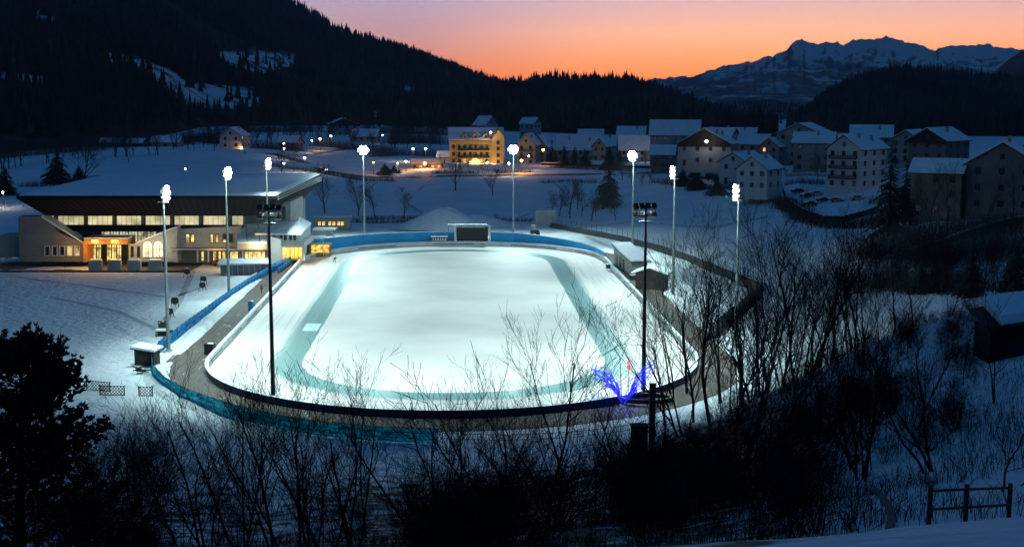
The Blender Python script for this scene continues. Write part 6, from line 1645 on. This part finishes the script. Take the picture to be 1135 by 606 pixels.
mid_ridge = [(440, 118, 1700), (500, 104, 1700), (550, 98, 1650), (580, 96, 1650), (610, 93, 1650), (640, 92, 1650), (670, 94, 1650), (700, 95, 1650), (725, 102, 1650), (750, 114, 1650), (775, 127, 1650), (800, 138, 1650), (830, 146, 1600), (860, 150, 1600)]
HV2 = hill('hill', mid_ridge, [(440, 1000), (860, 950)], 70, 40, FORF, 14, .008, 1.0, 2, 300)
right_ridge = [(872, 150, 1700), (890, 135, 1750), (905, 119, 1800), (920, 108, 1800), (940, 98, 1800), (970, 86, 1800), (1000, 82, 1800), (1040, 85, 1800), (1080, 91, 1800), (1135, 96, 1800), (1300, 92, 1800), (1500, 60, 1800)]
HV3 = hill('hill', right_ridge, [(872, 1000), (1500, 800)], 80, 40, FORF, 16, .007, 1.0, 3, 300)
HV4 = hill('hill', [(720, 117, 2300), (760, 115, 2300), (800, 116, 2300), (850, 114, 2300), (900, 117, 2300), (960, 115, 2300)], [(720, 1150), (960, 1150)], 40, 20, hill_mat('mountain foot filler', (.12, .12, .12), (.05, .055, .055), .02, .5, .8), 4, .008, 1.0, 8, 300)  # added low hill, its dark floor stands in for the mountain's foot
dark_ridge = [(1085, 95, 3800), (1105, 78, 3800), (1118, 66, 3800), (1135, 55, 3800), (1180, 40, 3800), (1400, 10, 3800)]
hill('mountain', dark_ridge, [(1085, 2000), (1400, 2000)], 60, 30, hill_mat('dark flank', (.2, .19, .2), (.03, .03, .03), .006, .55, .8), 40, .003, 1.0, 4, 600)
MT = mountain_mat()
mt_ridge = [(690, 118, 9500), (740, 104, 9500), (775, 92, 9300), (800, 84, 9200), (830, 74, 9000), (850, 66, 9000), (862, 61, 9000), (872, 58, 9000), (880, 49, 9000), (888, 46, 9000), (896, 50, 9000), (905, 52, 9000), (914, 48, 9000), (924, 51, 9000), (934, 52, 9000), (946, 47, 9000), (960, 45.5, 9000), (975, 45, 9000), (983, 45, 9000), (988, 50, 9000), (1000, 53, 9000), (1015, 53.5, 9000), (1030, 58, 9000), (1045, 56, 9000), (1060, 53.5, 9000), (1085, 54, 9000), (1105, 56, 9000), (1135, 60, 9000), (1200, 54, 9000), (1450, 40, 9000)]
hill('mountain', mt_ridge, [(690, 2100), (1450, 2100)], 460, 170, MT, 40, .0011, 1.25, 6, 1500, 8, False, 75)
far_ridge = [(540, 104, 11000), (570, 97, 11000), (585, 93, 11000), (600, 93, 11000), (620, 96, 11000), (650, 100, 11000), (700, 98, 11000), (715, 94, 11000), (730, 92, 11000), (745, 93, 11000), (760, 90, 11000), (775, 88, 11000), (800, 90, 11000), (850, 100, 11000)]
hill('mountain', far_ridge, [(540, 8500), (850, 8500)], 120, 30, MT, 60, .0012, 1.0, 7, 600, 7, False, 90)

# forest: too many trees to count, one mass per hillside
def forest_mat():
    m = bpy.data.materials.new('forest'); m.use_nodes = True; nt = m.node_tree; N = nt.nodes; L = nt.links; b = N['Principled BSDF']; b.inputs['Roughness'].default_value = .95; b.inputs['Specular IOR Level'].default_value = .05
    a = N.new('ShaderNodeAttribute'); a.attribute_name = 'tint'; r = N.new('ShaderNodeValToRGB'); e = r.color_ramp.elements; e[0].color = (.016, .022, .015, 1); e[1].color = (.12, .075, .05, 1); k = e.new(.62); k.color = (.036, .044, .03, 1); L.new(a.outputs['Fac'], r.inputs['Fac']); L.new(r.outputs[0], b.inputs['Base Color']); return m
FM = forest_mat()
def forest(label, HV, n, hr, seed, gaps=(), vmin=.02, dens=None):
    rng = np.random.default_rng(seed); nv, nu = HV.shape[0] - 1, HV.shape[1] - 1; out = []
    U = rng.random(n * 3); Vv = rng.random(n * 3) ** .9
    for u, v in zip(U, Vv):
        if len(out) >= n: break
        if v < vmin: continue
        i = min(nu - 1, int(u * nu)); j = min(nv - 1, int(v * nv)); f, g_ = u * nu - i, v * nv - j
        p = (HV[j, i] * (1 - f) + HV[j, i + 1] * f) * (1 - g_) + (HV[j + 1, i] * (1 - f) + HV[j + 1, i + 1] * f) * g_
        if v > 0 and p[2] < 4: continue
        X = pix(*p)
        if X[0] < -260 or X[0] > 1400: continue
        if any(inpoly(X[0] + 3 * math.sin(p[0]), X[1] - o_, G) for G in gaps for o_ in (0, 5, 10)) and rng.random() > .07: continue
        out.append(p)
    # a closed row along the skyline
    for i in range(nu):
        for t in np.linspace(0, 1, max(2, int(np.linalg.norm(HV[-1, i + 1] - HV[-1, i]) / 7)))[:-1]:
            if rng.random() < .7: out.append(HV[-1, i] * (1 - t) + HV[-1, i + 1] * t + rng.normal(0, 2, 3) * np.array([1, 3, 0]))
    P = np.array(out); n = len(P); H_ = rng.uniform(hr[0], hr[1], n) * np.where(rng.random(n) < .12, 1.3, 1); kind = rng.random(n); clump = np.array([mnoise.noise((p[0] * .006, p[1] * .006, seed)) for p in P])
    tint = np.clip(.45 + clump * .7 + rng.normal(0, .18, n), 0, 1); wid = np.where(tint > .8, .26, .17) * rng.uniform(.8, 1.2, n)
    sides = 5; Vs = []; Fs = []; Ts = []
    ang0 = rng.uniform(0, 6.28, n)
    for (zb_, zt_, rr) in ((.06, .55, 1.0), (.32, .8, .72), (.58, 1.0, .45)):
        ring = []
        for k in range(sides):
            a = ang0 + 2 * PI * k / sides + zb_ * 3; jr = rng.uniform(.7, 1.3, n)
            ring.append(np.stack([P[:, 0] + np.cos(a) * wid * H_ * rr * jr, P[:, 1] + np.sin(a) * wid * H_ * rr * jr, P[:, 2] + H_ * (zb_ + rng.uniform(-.05, .05, n))], -1))
        apex = np.stack([P[:, 0] + rng.normal(0, .15, n), P[:, 1], P[:, 2] + H_ * zt_], -1)
        base = sum(len(v) for v in Vs); B_ = np.stack(ring + [apex], 1).reshape(-1, 3); Vs.append(B_); Ts.append(np.repeat(tint, sides + 1))
        s0 = base + np.arange(n)[:, None] * (sides + 1); Fs.append(np.stack([np.concatenate([s0 + k, s0 + (k + 1) % sides, s0 + sides], 1) for k in range(sides)], 1).reshape(-1, 3))
    o = link('forest', npmesh('forest', np.concatenate(Vs), np.concatenate(Fs), FM, np.concatenate(Ts))); o['kind'] = 'stuff'; tag(o, label, 'forest'); return o
forest('dark conifer forest covering the high hillside on the left', HV1, 30000, (11, 18), 1, GAPS)
forest('dark forest on the low hill in the middle below the sunset', HV2, 7000, (10, 16), 2, GAPS)
forest('low dark trees added in place of the mountain foot behind the village gap', HV4, 900, (4, 8), 4)
forest('dark wooded hill behind the village on the right', HV3, 9000, (10, 17), 3)

# ------------------------------------------------------------------ sky
w = bpy.data.worlds.new('World'); SC.world = w; w.use_nodes = True
nt = w.node_tree; N = nt.nodes; L = nt.links; bg = N['Background']
tc = N.new('ShaderNodeTexCoord'); nrm = N.new('ShaderNodeVectorMath'); nrm.operation = 'NORMALIZE'; L.new(tc.outputs['Generated'], nrm.inputs[0])
sp = N.new('ShaderNodeSeparateXYZ'); L.new(nrm.outputs[0], sp.inputs[0])
def wramp(els):
    r = N.new('ShaderNodeValToRGB'); e = r.color_ramp.elements
    while len(e) < len(els): e.new(.5)
    for x, (p, c) in zip(e, els): x.position = p; x.color = (*c, 1)
    L.new(sp.outputs[2], r.inputs['Fac']); return r.outputs['Color']
S1, S2 = (.014, .084, .212), (.013, .079, .202)
A = wramp([(0, (2.4, .50, .06)), (.012, (2.6, .65, .12)), (.028, (2.75, .95, .30)), (.048, (2.7, 1.25, .70)), (.075, (1.8, 1.18, 1.18)), (.11, (.28, .30, .48)), (.2, (.03, .08, .22)), (.45, S1), (1.0, S2)])
B = wramp([(0, (1.9, .42, .12)), (.02, (1.9, .50, .22)), (.045, (1.4, .72, .70)), (.075, (1.1, .88, 1.2)), (.11, (.14, .19, .38)), (.2, (.022, .07, .2)), (.45, S1), (1.0, S2)])
Cc = wramp([(0, (.02, .07, .16)), (.1, (.016, .06, .15)), (.4, (.012, .058, .160)), (1.0, S2)])
dt = N.new('ShaderNodeVectorMath'); dt.operation = 'DOT_PRODUCT'; L.new(nrm.outputs[0], dt.inputs[0]); az = R(14); dt.inputs[1].default_value = (math.sin(az), math.cos(az), 0)
def mapr(a, b):
    r = N.new('ShaderNodeMapRange'); r.interpolation_type = 'SMOOTHSTEP'; r.inputs[1].default_value = a; r.inputs[2].default_value = b; L.new(dt.outputs['Value'], r.inputs[0]); return r.outputs[0]
def wmix(f, a, b):
    x = N.new('ShaderNodeMix'); x.data_type = 'RGBA'; L.new(f, x.inputs[0]); L.new(a, x.inputs[6]); L.new(b, x.inputs[7]); return x.outputs[2]
m1 = wmix(mapr(.94, 1.0), B, A); m2 = wmix(mapr(.2, .88), Cc, m1)
L.new(m2, bg.inputs['Color']); bg.inputs['Strength'].default_value = 1.0

# afterglow: the sun has just set behind the far ridge
sd = bpy.data.lights.new('sun', 'SUN'); sd.energy = .02; sd.angle = R(20); sd.color = (1, .62, .45)
so = bpy.data.objects.new('sun', sd); COL.objects.link(so); so.location = (0, 0, 300)
so.rotation_euler = Vector((-math.sin(az), -math.cos(az), -.10)).to_track_quat('-Z', 'Y').to_euler()

# ------------------------------------------------------------------ air
HAZE = True
if HAZE:
    q = MB(); q.box((0, 5400, 745), (19000, 15400, 1600)); hz = obj('haze', q, []); hz['kind'] = 'stuff'; tag(hz, 'thin blue evening haze filling the valley', 'haze')
    m = bpy.data.materials.new('haze'); m.use_nodes = True; nt = m.node_tree; N = nt.nodes; N.remove(N['Principled BSDF'])
    pv = N.new('ShaderNodeVolumePrincipled'); pv.inputs['Color'].default_value = (.72, .84, 1.0, 1); pv.inputs['Density'].default_value = 7e-5
    nt.links.new(pv.outputs[0], N['Material Output'].inputs['Volume']); hz.data.materials.append(m)

# ------------------------------------------------------------------ camera and render
cam = bpy.data.cameras.new('camera'); co = bpy.data.objects.new('camera', cam); COL.objects.link(co); SC.camera = co
co.location = (0, 0, CAMH); co.rotation_euler = (PI / 2 - TH, 0, 0)
cam.sensor_width = 36; cam.lens = F / 1135 * 36; cam.clip_start = .5; cam.clip_end = 60000
SC.view_settings.view_transform = 'Standard'; SC.view_settings.look = 'None'; SC.view_settings.exposure = 0; SC.view_settings.gamma = 1
cy = SC.cycles
cy.use_denoising = True; cy.max_bounces = 6; cy.diffuse_bounces = 3; cy.volume_bounces = 0; cy.transparent_max_bounces = 16; cy.sample_clamp_indirect = 4; cy.caustics_reflective = False; cy.caustics_refractive = False
try: cy.volume_step_rate = 10; cy.use_light_tree = True
except Exception: pass
